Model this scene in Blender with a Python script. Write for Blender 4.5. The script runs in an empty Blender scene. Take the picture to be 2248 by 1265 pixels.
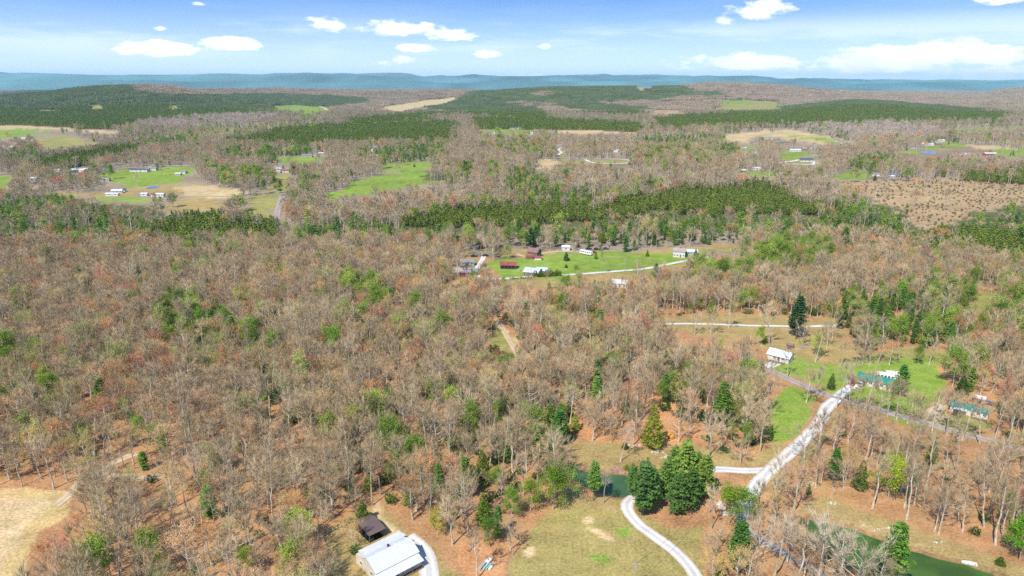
import bpy, math, random
import numpy as np
from mathutils import Vector
D = bpy.data
SC = bpy.context.scene
COL = SC.collection
RNG = np.random.default_rng(7)
random.seed(7)

# ------------------------------------------------------------------ camera
CAM_H = 115.0
PITCH = math.radians(16.7)
FPX = 1499.0                       # focal length in photograph pixels (2248 wide)
CX, CY = 1124.0, 632.5
cam_data = D.cameras.new("camera")
cam_data.sensor_width = 36.0
cam_data.lens = 36.0 * FPX / 2248.0
cam_data.clip_start = 1.0
cam_data.clip_end = 120000.0
cam = D.objects.new("camera", cam_data)
COL.objects.link(cam)
cam.location = (0, 0, CAM_H)
cam.rotation_euler = (math.radians(90) - PITCH, 0, 0)
SC.camera = cam

# ------------------------------------------------------------------ sun, sky, exposure
SUN_EL = math.radians(50)
SHADOW_AZ = math.radians(33)       # shadows run away from the camera and to the right
sd = Vector((-math.sin(SHADOW_AZ) * math.cos(SUN_EL), -math.cos(SHADOW_AZ) * math.cos(SUN_EL), math.sin(SUN_EL)))
sun_data = D.lights.new("sun", 'SUN')
sun_data.energy = 5.0
sun_data.angle = math.radians(0.5)
sun_data.color = (1.0, 0.94, 0.83)
sun = D.objects.new("sun", sun_data)
COL.objects.link(sun)
sun.rotation_euler = sd.to_track_quat('Z', 'Y').to_euler()
sun.location = (0, 0, 600)

SC.view_settings.view_transform = 'Standard'
SC.view_settings.look = 'None'
SC.view_settings.gamma = 1.0
SC.view_settings.exposure = 0.36
SC.view_settings.use_curve_mapping = False
SC.render.engine = 'CYCLES'
SC.cycles.max_bounces = 5
SC.cycles.diffuse_bounces = 2
SC.cycles.glossy_bounces = 2
SC.cycles.transmission_bounces = 2
SC.cycles.volume_bounces = 0
SC.cycles.transparent_max_bounces = 4
SC.cycles.use_denoising = False
SC.cycles.caustics_reflective = False
SC.cycles.caustics_refractive = False
SC.render.film_transparent = False


class NT:
    """small helper to write node trees as expressions"""
    def __init__(s, tree):
        s.t = tree
        s.n = tree.nodes
        s.l = tree.links

    def node(s, typ, **kw):
        n = s.n.new(typ)
        for k, v in kw.items():
            setattr(n, k, v)
        return n

    def put(s, sock, v):
        if isinstance(v, bpy.types.NodeSocket):
            s.l.new(v, sock)
        elif v is not None:
            if sock.type == 'RGBA' and not isinstance(v, (int, float)) and len(v) == 3:
                v = (*v, 1.0)
            sock.default_value = v

    def m(s, op, a, b=None, c=None, clamp=False):
        n = s.node('ShaderNodeMath', operation=op, use_clamp=clamp)
        s.put(n.inputs[0], a)
        if b is not None: s.put(n.inputs[1], b)
        if c is not None: s.put(n.inputs[2], c)
        return n.outputs[0]

    def vm(s, op, a, b=None):
        n = s.node('ShaderNodeVectorMath', operation=op)
        s.put(n.inputs[0], a)
        if b is not None: s.put(n.inputs[1], b)
        return n.outputs[0]

    def mix(s, f, a, b, blend='MIX'):
        n = s.node('ShaderNodeMix', data_type='RGBA', blend_type=blend)
        s.put(n.inputs[0], f)
        s.put(n.inputs[6], a)
        s.put(n.inputs[7], b)
        return n.outputs[2]

    def noise(s, vec, scale, detail=3.0, rough=0.55, out=0):
        n = s.node('ShaderNodeTexNoise')
        if vec is not None: s.put(n.inputs['Vector'], vec)
        n.inputs['Scale'].default_value = scale
        n.inputs['Detail'].default_value = detail
        n.inputs['Roughness'].default_value = rough
        return n.outputs[out]

    def ramp(s, v, a, b, c=0.0, d=1.0, smooth=True):
        n = s.node('ShaderNodeMapRange', interpolation_type='SMOOTHSTEP' if smooth else 'LINEAR')
        s.put(n.inputs[0], v)
        n.inputs[1].default_value = a; n.inputs[2].default_value = b
        n.inputs[3].default_value = c; n.inputs[4].default_value = d
        return n.outputs[0]


def px_dir(u, v):
    """unit direction of a photograph pixel"""
    F = np.array([0, math.cos(PITCH), -math.sin(PITCH)])
    U = np.array([0, math.sin(PITCH), math.cos(PITCH)])
    d = F * FPX + np.array([1, 0, 0]) * (u - CX) + U * (CY - v)
    return d / np.linalg.norm(d)


world = D.worlds.new("World")
SC.world = world
world.use_nodes = True
W = NT(world.node_tree)
W.n.clear()
w_out = W.node('ShaderNodeOutputWorld')
w_bg = W.node('ShaderNodeBackground')
W.l.new(w_bg.outputs[0], w_out.inputs[0])
tc = W.node('ShaderNodeTexCoord').outputs['Generated']
sep = W.node('ShaderNodeSeparateXYZ'); W.l.new(tc, sep.inputs[0])
dx, dy, dz = sep.outputs
el = W.m('ARCSINE', dz)
az = W.m('ARCTAN2', dx, dy)
comb = W.node('ShaderNodeCombineXYZ')
W.put(comb.inputs[0], dx); W.put(comb.inputs[1], dy)
W.put(comb.inputs[2], W.m('MULTIPLY_ADD', W.m('MAXIMUM', dz, 0.0), 3.2, 0.13))
sky = W.node('ShaderNodeTexSky', sky_type='NISHITA')
sky.sun_disc = False
sky.sun_elevation = SUN_EL
sky.sun_rotation = math.pi + SHADOW_AZ
sky.altitude = 300.0
sky.air_density = 1.1
sky.dust_density = 0.4
sky.ozone_density = 2.5
W.l.new(W.vm('NORMALIZE', comb.outputs[0]), sky.inputs[0])
skyc = W.vm('MULTIPLY', sky.outputs[0], (1.35, 2.05, 2.65))
# the pale band of air low over the horizon, all the way round
hz = W.ramp(el, math.radians(-0.5), math.radians(8.5), 1.0, 0.0)
hz = W.m('POWER', hz, 1.5)
c1 = W.mix(W.m('MULTIPLY', hz, 0.78), skyc, (11.9, 13.0, 14.9))
# high thin cirrus in long streaks
cv = W.node('ShaderNodeCombineXYZ')
W.put(cv.inputs[0], W.m('MULTIPLY', az, 1.6)); W.put(cv.inputs[1], W.m('MULTIPLY', el, 12.0)); cv.inputs[2].default_value = 3.1
cir = W.noise(cv.outputs[0], 2.1, 7.0, 0.62)
cir = W.ramp(cir, 0.44, 0.64)
cirb = W.m('MULTIPLY', W.ramp(el, math.radians(1.0), math.radians(2.5)), W.ramp(el, math.radians(3.4), math.radians(5.0), 1.0, 0.12))
c2 = W.mix(W.m('MULTIPLY', W.m('MULTIPLY', cir, cirb), 0.6), c1, (10.5, 12.0, 13.8))
# fair-weather cumulus
cp = W.node('ShaderNodeCombineXYZ')
W.put(cp.inputs[0], W.m('MULTIPLY', az, 28.0)); W.put(cp.inputs[1], W.m('MULTIPLY', el, 70.0))
edge = W.noise(cp.outputs[0], 1.0, 7.0, 0.62)
edge = W.m('MULTIPLY', W.m('SUBTRACT', edge, 0.5), 3.4)
CLOUDS = [(355, 106, 90, 14, 1), (510, 96, 70, 14, 1), (720, 52, 62, 15, .8), (880, 62, 90, 17, .9), (985, 76, 80, 13, .85), (918, 106, 42, 10, .9),
          (1072, 118, 34, 9, .9), (885, 133, 62, 11, .6), (1666, 20, 66, 17, 1), (1592, 45, 26, 10, .6), (1645, 134, 110, 18, 1), (1540, 142, 90, 14, .6),
          (1920, 124, 110, 21, 1), (2080, 118, 115, 23, 1.1), (2180, 124, 60, 17, .9), (1960, 148, 170, 12, .8), (2180, 158, 130, 13, .8), (2170, 2, 90, 9, .5),
          (436, 9, 16, 4, .6), (350, 62, 14, 4, .6), (1193, 101, 18, 6, .5), (1730, 172, 60, 6, .6), (1160, 166, 60, 7, .5),
          (-260, 90, 120, 18, .9), (-520, 120, 160, 16, .9), (2520, 90, 120, 20, 1), (2900, 120, 180, 22, 1)]
tot = None
for (u, v, wu, wv, a) in CLOUDS:
    d = px_dir(u, v); a0 = math.atan2(d[0], d[1]); e0 = math.asin(d[2])
    wa, we = wu / FPX * 1.0, wv / FPX * 1.1
    qx = W.m('MULTIPLY', W.m('SUBTRACT', az, a0), 1 / wa)
    qy = W.m('MULTIPLY', W.m('SUBTRACT', el, e0), 1 / we)
    # flatter underneath than on top
    r2 = W.m('ADD', W.m('MULTIPLY', qx, qx), W.m('MULTIPLY', qy, qy))
    k = W.m('MULTIPLY', W.m('SUBTRACT', 1.25, r2), a)
    tot = k if tot is None else W.m('SMOOTH_MAX', tot, k, 0.3)
# more of the same kind over the rest of the sky
gp = W.node('ShaderNodeCombineXYZ')
W.put(gp.inputs[0], W.m('MULTIPLY', az, 3.4)); W.put(gp.inputs[1], W.m('MULTIPLY', el, 9.0)); gp.inputs[2].default_value = 7.7
gen = W.ramp(W.noise(gp.outputs[0], 1.0, 2.0, 0.5), 0.55, 0.72, -1.0, 1.2)
outf = W.m('MAXIMUM', W.ramp(W.m('ABSOLUTE', az), 0.68, 0.8), W.ramp(el, math.radians(8), math.radians(14)))
gen = W.m('SUBTRACT', gen, W.m('MULTIPLY', W.m('SUBTRACT', 1.0, outf), 3.0))
tot = W.m('MAXIMUM', tot, gen)
cm = W.ramp(W.m('ADD', tot, edge), 0.25, 1.05)
cvs = W.noise(cp.outputs[0], 0.6, 4.0, 0.5)
ccol = W.mix(W.ramp(cvs, 0.35, 0.65), (13.2, 13.6, 14.2), (16.0, 16.0, 16.0))
c3 = W.mix(W.m('MULTIPLY', cm, 0.94), c2, ccol)
W.l.new(c3, w_bg.inputs[0])
w_bg.inputs[1].default_value = 0.075

# ------------------------------------------------------------------ numeric helpers
cosP, sinP = math.cos(PITCH), math.sin(PITCH)


def project(x, y, z):
    x = np.asarray(x, float); y = np.asarray(y, float); z = np.asarray(z, float) - CAM_H
    dF = y * cosP - z * sinP
    dU = y * sinP + z * cosP
    dF = np.where(dF < 1, 1, dF)
    return CX + FPX * x / dF, CY - FPX * dU / dF


_TAB = {}


def vnoise(x, y, scale, seed=0):
    """smooth value noise in 0..1"""
    if seed not in _TAB: _TAB[seed] = np.random.default_rng(1000 + seed).random((256, 256))
    tab = _TAB[seed]
    x = np.asarray(x) / scale; y = np.asarray(y) / scale
    xi = np.floor(x).astype(int); yi = np.floor(y).astype(int)
    fx = x - xi; fy = y - yi
    fx = fx * fx * (3 - 2 * fx); fy = fy * fy * (3 - 2 * fy)
    a = tab[xi & 255, yi & 255]; b = tab[(xi + 1) & 255, yi & 255]
    c = tab[xi & 255, (yi + 1) & 255]; d = tab[(xi + 1) & 255, (yi + 1) & 255]
    return (a * (1 - fx) + b * fx) * (1 - fy) + (c * (1 - fx) + d * fx) * fy


def inpoly(px, py, poly):
    px = np.asarray(px); py = np.asarray(py)
    r = np.zeros(px.shape, bool)
    n = len(poly)
    for i in range(n):
        x1, y1 = poly[i]; x2, y2 = poly[(i + 1) % n]
        if y1 == y2: continue
        c = ((y1 > py) != (y2 > py)) & (px < (x2 - x1) * (py - y1) / (y2 - y1) + x1)
        r ^= c
    return r


# ridges: (depth, front width, back width, tree allowance, crest line in photograph pixels)
RIDGES = [
    (3500, 1100, 900, 12, [(-500, 240), (-200, 222), (0, 209), (100, 201), (200, 189), (290, 185), (380, 188), (430, 200), (520, 213), (660, 232), (800, 250), (900, 262)]),
    (5300, 1300, 1500, 10, [(150, 215), (300, 201), (420, 196), (600, 194), (800, 198), (1000, 197), (1150, 200), (1300, 215)]),
    (4300, 1300, 900, 12, [(780, 250), (900, 230), (960, 220), (1020, 208), (1100, 197), (1200, 190), (1400, 188), (1480, 188), (1560, 198), (1700, 220), (1800, 240)]),
    (5200, 1500, 1500, 12, [(1300, 230), (1420, 200), (1500, 186), (1560, 181), (1620, 181), (1700, 186), (1800, 195), (1900, 202), (2000, 207), (2100, 209), (2248, 212), (2500, 215)]),
    (7200, 1600, 1500, 12, [(1950, 225), (2080, 213), (2150, 208), (2195, 196), (2248, 191), (2400, 188), (2700, 190)]),
    (2900, 600, 700, 10, [(1500, 262), (1650, 248), (1780, 233), (1880, 225), (1960, 228), (2050, 236), (2150, 246), (2300, 254)]),
    (16000, 4200, 3500, 0, [(-900, 150), (-200, 154), (0, 158), (60, 160), (100, 162), (200, 165), (300, 164), (400, 163), (560, 164), (700, 163), (800, 166), (900, 168), (1000, 168), (1040, 165), (1100, 168),
                            (1250, 168), (1330, 166), (1420, 168), (1500, 170), (1560, 168), (1650, 168), (1690, 170), (1710, 175), (1740, 176), (1765, 173), (1850, 175), (1900, 175), (2100, 178), (2248, 179), (2450, 180), (3000, 176)]),
    (12300, 1500, 2200, 0, [(-900, 186), (-200, 180), (0, 178), (120, 181), (260, 176), (420, 180), (560, 178), (700, 182), (850, 178), (1000, 181), (1150, 177), (1300, 180), (1480, 178), (1600, 182), (1720, 180), (1850, 184), (2000, 181), (2150, 186), (2300, 184), (3000, 186)]),
    (23000, 3000, 3000, 0, [(-900, 170), (400, 172), (560, 166), (650, 162), (700, 160), (800, 162), (840, 160), (900, 160), (915, 165), (960, 172), (1200, 172), (1240, 166), (1330, 163), (1440, 164), (1500, 167), (1560, 170), (1650, 174), (3000, 178)]),
]
RPROF = []
for (Y, wf, wb, th, pts) in RIDGES:
    ss, zz = [], []
    for (u, v) in pts:
        d = px_dir(u, v)
        ss.append(d[0] / d[1]); zz.append(CAM_H + d[2] / d[1] * Y - th)
    RPROF.append((Y, wf, wb, np.array(ss), np.array(zz)))

POND_A = [(1258, 1031), (1300, 1036), (1345, 1039), (1398, 1046), (1394, 1064), (1384, 1084), (1360, 1092), (1332, 1086), (1302, 1074), (1272, 1062), (1256, 1046)]
POND_B = [(1768, 1136), (1830, 1152), (1905, 1172), (1985, 1207), (2050, 1224), (2120, 1243), (2190, 1264), (2260, 1296), (2300, 1340), (2200, 1420), (2000, 1400), (1930, 1310), (1868, 1240), (1812, 1190), (1765, 1160)]


def flat_px(u, v, z=0.0):
    d = px_dir(u, v); t = (z - CAM_H) / d[2]
    return d[0] * t, d[1] * t


def shore(P):
    """round the outline off and let it wander"""
    q = np.array([flat_px(*p, -0.5) for p in P])
    for _ in range(2):
        n = np.roll(q, -1, 0); q = np.stack([q * .75 + n * .25, q * .25 + n * .75], 1).reshape(-1, 2)
    q[:, 0] += 1.1 * (vnoise(q[:, 0], q[:, 1], 3.0, 81) - .5); q[:, 1] += 1.1 * (vnoise(q[:, 0], q[:, 1], 3.0, 82) - .5)
    return q


PONDW = [shore(P) for P in (POND_A, POND_B)]


def seg_dist(x, y, poly):
    best = np.full(np.shape(x), 1e9)
    n = len(poly)
    for i in range(n):
        ax, ay = poly[i]; bx, by = poly[(i + 1) % n]
        ex, ey = bx - ax, by - ay
        t = np.clip(((x - ax) * ex + (y - ay) * ey) / (ex * ex + ey * ey), 0, 1)
        best = np.minimum(best, np.hypot(x - ax - t * ex, y - ay - t * ey))
    return best


def height(x, y):
    x = np.asarray(x, float); y = np.asarray(y, float)
    s = x / np.maximum(y, 50)
    h = np.zeros(np.broadcast(x, y).shape)
    far = np.clip((y - 2400) / 2500, 0, 1)
    h = h + far * 26 * (vnoise(x, y, 1300, 1) + 0.5 * vnoise(x, y, 600, 2) - 0.5)
    for (Y, wf, wb, ss, zz) in RPROF:
        z = np.interp(s, ss, zz, left=-5, right=-5)
        # ease the ends of the crest line out to nothing
        z = z * np.clip((s - (ss[0] - 0.0)) / 0.05, 0, 1) * np.clip(((ss[-1]) - s) / 0.05, 0, 1) if Y < 10000 else z
        q = np.where(y < Y, (Y - y) / wf, (y - Y) / wb)
        b = np.where(q < 1, 0.5 + 0.5 * np.cos(np.pi * np.clip(q, 0, 1)), 0)
        if Y < 10000:
            wob = 0.85 + 0.3 * vnoise(x, y, 420, int(Y) % 17)
            b = b ** 0.9 * np.where(q < 0.12, 1, 1 + (wob - 1) * np.clip((q - 0.12) / 0.2, 0, 1))
        else:
            z = z + 42 * (vnoise(x, y * .3, 900, 5) - .5) + 26 * (vnoise(x, y * .3, 330, 6) - .5)
            b = b * (1 + 0.5 * np.clip(q * 3, 0, 1) * (vnoise(x, y * .6, 1100, 7) + 0.6 * vnoise(x, y * .6, 420, 8) - 0.8))
        h = np.maximum(h, np.maximum(z, 0) * b)
    mid = np.clip((y - 420) / 300, 0, 1) * (1 - far)
    h = h + mid * 5.0 * (vnoise(x, y, 260, 3) - 0.35)
    # the plantation knoll right of centre
    h = h + 11 * np.exp(-(((x - 250) / 150) ** 2 + ((y - 820) / 90) ** 2))
    near = 1 - np.clip((y - 420) / 300, 0, 1)
    h = h + near * 0.5 * (vnoise(x, y, 38, 4) - 0.5)
    for P in PONDW:
        lo = P.min(0) - 12; hi = P.max(0) + 12
        m = (x > lo[0]) & (x < hi[0]) & (y > lo[1]) & (y < hi[1])
        if m.any():
            dd = seg_dist(x[m] if x.ndim else x, y[m] if y.ndim else y, P)
            ins = inpoly(x[m], y[m], P) if x.ndim else inpoly(x, y, P)
            sg = np.where(ins, -dd, dd)
            k = np.clip((3.5 - sg) / 6.0, 0, 1)
            if h.ndim:
                h[m] = h[m] * (1 - k) - 1.9 * k * k
            else:
                h = h * (1 - k) - 1.9 * k * k
    return h


def ground(u, v):
    """where a photograph pixel meets the ground"""
    d = px_dir(u, v)
    z = 0.0
    for _ in range(25):
        t = (z - CAM_H) / d[2]
        z2 = float(height(np.array([d[0] * t]), np.array([d[1] * t]))[0])
        z = z * 0.4 + z2 * 0.6
    return d[0] * t, d[1] * t, z


# ------------------------------------------------------------------ the land cover, drawn on a map and laid on the terrain
MU0, MV0, MW, MH = -400, 150, 1524, 680          # two photograph pixels per cell
gu, gv = np.meshgrid(MU0 + 2 * np.arange(MW) + 1, MV0 + 2 * np.arange(MH) + 1)
(C_LIT, C_GREEN, C_DRY, C_DIRT, C_CLEAR, C_FARFLOOR, C_OLIVE, C_PINEFLOOR, C_BROWN, C_TAN, C_ORANGE, C_HAZEBLUE, C_MEADOW, C_SAND) = range(14)
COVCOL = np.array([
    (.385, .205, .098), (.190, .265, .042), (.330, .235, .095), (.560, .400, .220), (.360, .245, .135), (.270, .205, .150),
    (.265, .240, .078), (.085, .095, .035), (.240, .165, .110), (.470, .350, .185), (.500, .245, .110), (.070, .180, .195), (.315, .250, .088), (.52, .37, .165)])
(F_DECID, F_NONE, F_PLANT, F_MIXED, F_SPARSE, F_LEAFY, F_UNDER, F_SCRUB, F_GREENMIX, F_FARGREY, F_FARPINE, F_EDGEROW, F_THIN) = range(13)
cover = np.full(gu.shape, C_LIT, np.int8)
forest = np.full(gu.shape, F_DECID, np.int8)
cover[gv < 565] = C_FARFLOOR
cover[gv < 208] = C_HAZEBLUE
forest[gv < 300] = F_FARGREY


def P(c, f, *pts):
    pts = [(pts[i], pts[i + 1]) for i in range(0, len(pts), 2)]
    a = np.array(pts)
    j0, j1 = np.clip((np.array([a[:, 0].min(), a[:, 0].max()]) - MU0) / 2, 0, MW).astype(int) + (0, 1)
    i0, i1 = np.clip((np.array([a[:, 1].min(), a[:, 1].max()]) - MV0) / 2, 0, MH).astype(int) + (0, 1)
    m = inpoly(gu[i0:i1, j0:j1], gv[i0:i1, j0:j1], pts)
    if c is not None: cover[i0:i1, j0:j1][m] = c
    if f is not None: forest[i0:i1, j0:j1][m] = f


# far hills
P(C_FARFLOOR, F_FARGREY, -400, 200, 0, 195, 400, 185, 700, 190, 1000, 190, 1500, 175, 1700, 178, 2100, 205, 2200, 185, 2700, 180, 2700, 300, -400, 300)
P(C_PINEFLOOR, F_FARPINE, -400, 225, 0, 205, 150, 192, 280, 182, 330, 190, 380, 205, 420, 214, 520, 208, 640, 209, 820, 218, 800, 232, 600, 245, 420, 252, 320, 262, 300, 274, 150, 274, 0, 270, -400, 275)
P(C_FARFLOOR, F_FARGREY, 300, 186, 400, 184, 420, 200, 400, 212, 340, 208, 290, 200)
P(C_OLIVE, F_NONE, 190, 232, 222, 230, 224, 240, 200, 240)
P(C_OLIVE, F_SCRUB, 355, 236, 400, 228, 412, 238, 370, 245)
P(C_OLIVE, F_NONE, 80, 240, 120, 239, 122, 244, 82, 244)
P(C_PINEFLOOR, F_FARPINE, 1010, 226, 1020, 205, 1110, 193, 1200, 187, 1440, 184, 1500, 190, 1525, 210, 1450, 224, 1300, 227, 1190, 230)
P(C_CLEAR, F_NONE, 1390, 192, 1440, 190, 1442, 198, 1395, 199)
P(C_FARFLOOR, F_FARGREY, 1165, 208, 1200, 203, 1206, 213, 1170, 214)
P(C_PINEFLOOR, F_FARPINE, 1690, 242, 1780, 230, 1880, 221, 1960, 226, 2100, 238, 2230, 250, 2190, 262, 2000, 264, 1780, 262, 1720, 255)
P(C_PINEFLOOR, F_FARPINE, 1530, 206, 1570, 202, 1588, 212, 1540, 216)
P(C_TAN, F_NONE, 810, 240, 900, 225, 1010, 212, 1000, 222, 880, 245)
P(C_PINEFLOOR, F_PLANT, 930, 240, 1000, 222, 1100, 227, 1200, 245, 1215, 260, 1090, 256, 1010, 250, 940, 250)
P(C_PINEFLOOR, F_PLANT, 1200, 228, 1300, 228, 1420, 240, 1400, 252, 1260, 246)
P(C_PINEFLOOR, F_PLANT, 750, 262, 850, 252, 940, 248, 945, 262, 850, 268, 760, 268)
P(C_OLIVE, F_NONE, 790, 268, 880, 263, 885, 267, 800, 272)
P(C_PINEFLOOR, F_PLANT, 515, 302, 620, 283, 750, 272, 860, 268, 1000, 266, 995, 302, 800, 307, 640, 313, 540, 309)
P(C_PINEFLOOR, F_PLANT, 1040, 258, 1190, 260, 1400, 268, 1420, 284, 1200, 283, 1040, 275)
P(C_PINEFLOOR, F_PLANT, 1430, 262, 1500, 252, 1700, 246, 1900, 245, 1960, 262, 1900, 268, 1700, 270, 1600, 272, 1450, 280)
P(C_OLIVE, F_SCRUB, 1550, 246, 1560, 240, 1590, 220, 1720, 224, 1728, 246, 1640, 249)
P(C_GREEN, F_NONE, 1570, 232, 1600, 219, 1650, 220, 1640, 230)
P(C_CLEAR, F_NONE, 1420, 243, 1500, 241, 1505, 251, 1425, 252)
P(C_GREEN, F_SCRUB, 590, 232, 660, 230, 650, 248, 600, 246)
P(C_GREEN, F_SCRUB, 660, 232, 740, 236, 730, 252, 640, 258)
P(C_OLIVE, F_SCRUB, 385, 302, 430, 288, 560, 277, 700, 272, 720, 276, 560, 287, 470, 298)
P(C_TAN, F_NONE, -400, 270, 0, 274, 70, 275, 170, 280, 155, 287, 60, 284, -400, 284)
P(C_GREEN, F_NONE, -400, 284, 0, 284, 60, 282, 100, 290, 60, 300, 0, 305, -400, 310)
P(C_TAN, F_NONE, 170, 283, 270, 290, 255, 294, 180, 289)
P(C_OLIVE, F_NONE, 68, 305, 130, 298, 170, 301, 222, 316, 150, 326, 100, 326)
P(C_PINEFLOOR, F_PLANT, 50, 356, 150, 332, 250, 318, 330, 312, 300, 328, 180, 346, 90, 360)
P(C_TAN, F_NONE, 1180, 284, 1290, 283, 1410, 290, 1385, 295, 1240, 293)
P(C_GREEN, F_NONE, 1050, 283, 1120, 281, 1180, 285, 1175, 293, 1130, 295, 1060, 293)
P(C_TAN, F_NONE, 1575, 312, 1600, 295, 1680, 287, 1740, 286, 1800, 296, 1880, 314, 1800, 318, 1720, 306, 1660, 300, 1640, 310, 1600, 315)
P(C_GREEN, F_THIN, 1725, 298, 1800, 300, 1860, 316, 1830, 317, 1770, 306)
P(C_GREEN, F_THIN, 1612, 322, 1660, 318, 1665, 330, 1625, 332)
P(C_GREEN, F_NONE, 1708, 347, 1720, 333, 1768, 331, 1768, 345, 1735, 352)
P(C_OLIVE, F_NONE, 1695, 352, 1790, 346, 1815, 360, 1740, 366)
P(C_GREEN, F_THIN, 1610, 372, 1700, 378, 1700, 386, 1630, 384)
P(C_GREEN, F_NONE, 1815, 388, 1850, 376, 1900, 377, 1908, 390, 1830, 396)
P(C_BROWN, F_NONE, 1950, 335, 2040, 335, 2110, 320, 2180, 320, 2225, 337, 2180, 342, 2100, 342, 2060, 352, 1970, 350)
P(C_TAN, F_NONE, 2110, 318, 2220, 322, 2230, 334, 2170, 330)
P(C_GREEN, F_NONE, 1990, 332, 2020, 328, 2025, 340, 2000, 340)
P(C_GREEN, F_THIN, 2030, 322, 2080, 312, 2120, 318, 2090, 326, 2040, 330)
P(C_GREEN, F_THIN, 2180, 328, 2270, 326, 2280, 345, 2190, 345)
P(C_GREEN, F_THIN, 2080, 283, 2240, 278, 2250, 284, 2100, 288)
P(C_PINEFLOOR, F_PLANT, 2110, 388, 2150, 372, 2300, 362, 2400, 375, 2400, 405, 2200, 400)
P(C_PINEFLOOR, F_MIXED, 2035, 300, 2100, 298, 2110, 308, 2050, 308)
P(None, F_MIXED, 2030, 345, 2100, 340, 2110, 358, 2060, 366, 2030, 360)
# left middle fields
P(C_GREEN, F_NONE, -400, 384, 0, 384, 25, 382, 22, 396, 12, 412, -400, 420)
P(C_GREEN, F_THIN, 215, 380, 290, 370, 430, 364, 440, 372, 400, 392, 400, 402, 290, 410, 230, 396)
P(C_TAN, F_THIN, 60, 408, 90, 408, 86, 416, 62, 417)
P(C_DRY, F_NONE, 95, 420, 230, 422, 330, 408, 400, 405, 500, 410, 515, 421, 440, 426, 380, 428, 250, 432, 130, 428)
P(C_TAN, F_NONE, 390, 410, 505, 411, 535, 421, 512, 434, 400, 432)
P(C_DRY, F_THIN, 352, 462, 372, 445, 410, 434, 482, 431, 502, 446, 480, 464, 380, 466)
P(C_GREEN, F_NONE, 215, 432, 340, 436, 330, 444, 240, 442)
P(C_BROWN, F_NONE, 215, 442, 320, 446, 310, 454, 222, 456)
P(C_OLIVE, F_NONE, 525, 466, 552, 428, 622, 424, 614, 450, 604, 478, 560, 474)
P(C_OLIVE, F_THIN, 585, 424, 600, 395, 605, 372, 640, 368, 640, 390, 625, 425)
P(C_GREEN, F_THIN, 600, 362, 612, 345, 690, 340, 720, 350, 690, 358, 640, 361)
P(C_GREEN, F_NONE, 710, 440, 728, 420, 770, 401, 830, 385, 925, 370, 940, 392, 985, 398, 1035, 391, 1034, 397, 950, 406, 860, 417, 780, 430)
P(C_GREEN, F_THIN, 835, 368, 850, 360, 955, 352, 950, 368, 905, 374, 845, 378)
P(C_TAN, F_SPARSE, 1165, 352, 1200, 346, 1232, 360, 1290, 368, 1318, 395, 1292, 402, 1250, 380, 1190, 370)
P(C_TAN, F_NONE, 1175, 352, 1200, 348, 1228, 358, 1226, 364, 1185, 366)
P(C_OLIVE, F_NONE, 1225, 348, 1290, 350, 1380, 351, 1392, 356, 1340, 360, 1280, 359, 1230, 353)
P(C_OLIVE, F_NONE, 1215, 342, 1240, 334, 1248, 342, 1230, 346)
P(C_BROWN, F_SCRUB, 1290, 362, 1460, 358, 1520, 366, 1440, 374, 1320, 374)
P(None, F_LEAFY, 1140, 320, 1190, 318, 1190, 338, 1150, 336)
P(None, F_LEAFY, 1370, 335, 1480, 340, 1480, 356, 1390, 350)
P(None, F_LEAFY, 1060, 385, 1090, 362, 1095, 390)
P(None, F_LEAFY, 1000, 368, 1040, 362, 1036, 385, 1005, 388)
P(None, F_MIXED, 1100, 400, 1145, 352, 1185, 360, 1200, 400, 1260, 425, 1200, 440, 1120, 432)
P(C_PINEFLOOR, F_MIXED, 925, 397, 930, 378, 1012, 372, 1010, 392)
P(C_PINEFLOOR, F_MIXED, 1130, 424, 1220, 405, 1310, 412, 1420, 400, 1320, 440, 1180, 445)
# mid plantations and mixed evergreen belts
P(C_PINEFLOOR, F_MIXED, -400, 420, 0, 438, 60, 430, 100, 425, 240, 446, 350, 462, 365, 515, 260, 517, 150, 505, 60, 498, 0, 508, -400, 510)
P(None, F_DECID, 60, 462, 130, 452, 210, 458, 200, 472, 80, 478)
P(None, F_DECID, 240, 462, 280, 458, 270, 470)
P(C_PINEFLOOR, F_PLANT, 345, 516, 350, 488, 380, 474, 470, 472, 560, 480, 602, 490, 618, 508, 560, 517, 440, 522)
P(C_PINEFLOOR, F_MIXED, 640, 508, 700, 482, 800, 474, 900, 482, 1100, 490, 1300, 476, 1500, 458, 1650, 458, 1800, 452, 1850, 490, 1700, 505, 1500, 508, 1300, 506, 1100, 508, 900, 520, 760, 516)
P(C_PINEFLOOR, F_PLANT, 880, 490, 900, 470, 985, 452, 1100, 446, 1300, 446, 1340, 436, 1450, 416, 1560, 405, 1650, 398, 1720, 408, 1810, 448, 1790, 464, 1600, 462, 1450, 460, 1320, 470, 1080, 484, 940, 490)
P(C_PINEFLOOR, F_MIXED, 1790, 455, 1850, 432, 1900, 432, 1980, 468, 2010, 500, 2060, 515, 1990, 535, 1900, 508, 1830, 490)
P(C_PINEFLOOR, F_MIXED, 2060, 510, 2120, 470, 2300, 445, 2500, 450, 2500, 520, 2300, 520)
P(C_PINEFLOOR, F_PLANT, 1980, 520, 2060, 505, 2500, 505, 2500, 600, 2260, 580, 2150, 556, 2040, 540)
P(C_CLEAR, F_THIN, 1835, 400, 1900, 396, 2100, 392, 2300, 405, 2500, 415, 2500, 445, 2248, 450, 2160, 462, 2062, 500, 2010, 498, 1975, 466, 1910, 430)
P(None, F_EDGEROW, 1955, 438, 2040, 436, 2045, 448, 1960, 452)
P(None, F_EDGEROW, 1240, 548, 1260, 525, 1400, 522, 1640, 514, 1650, 534, 1500, 543, 1380, 549)
P(None, F_MIXED, 470, 330, 520, 315, 600, 322, 680, 312, 690, 330, 600, 345, 500, 350)
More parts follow.
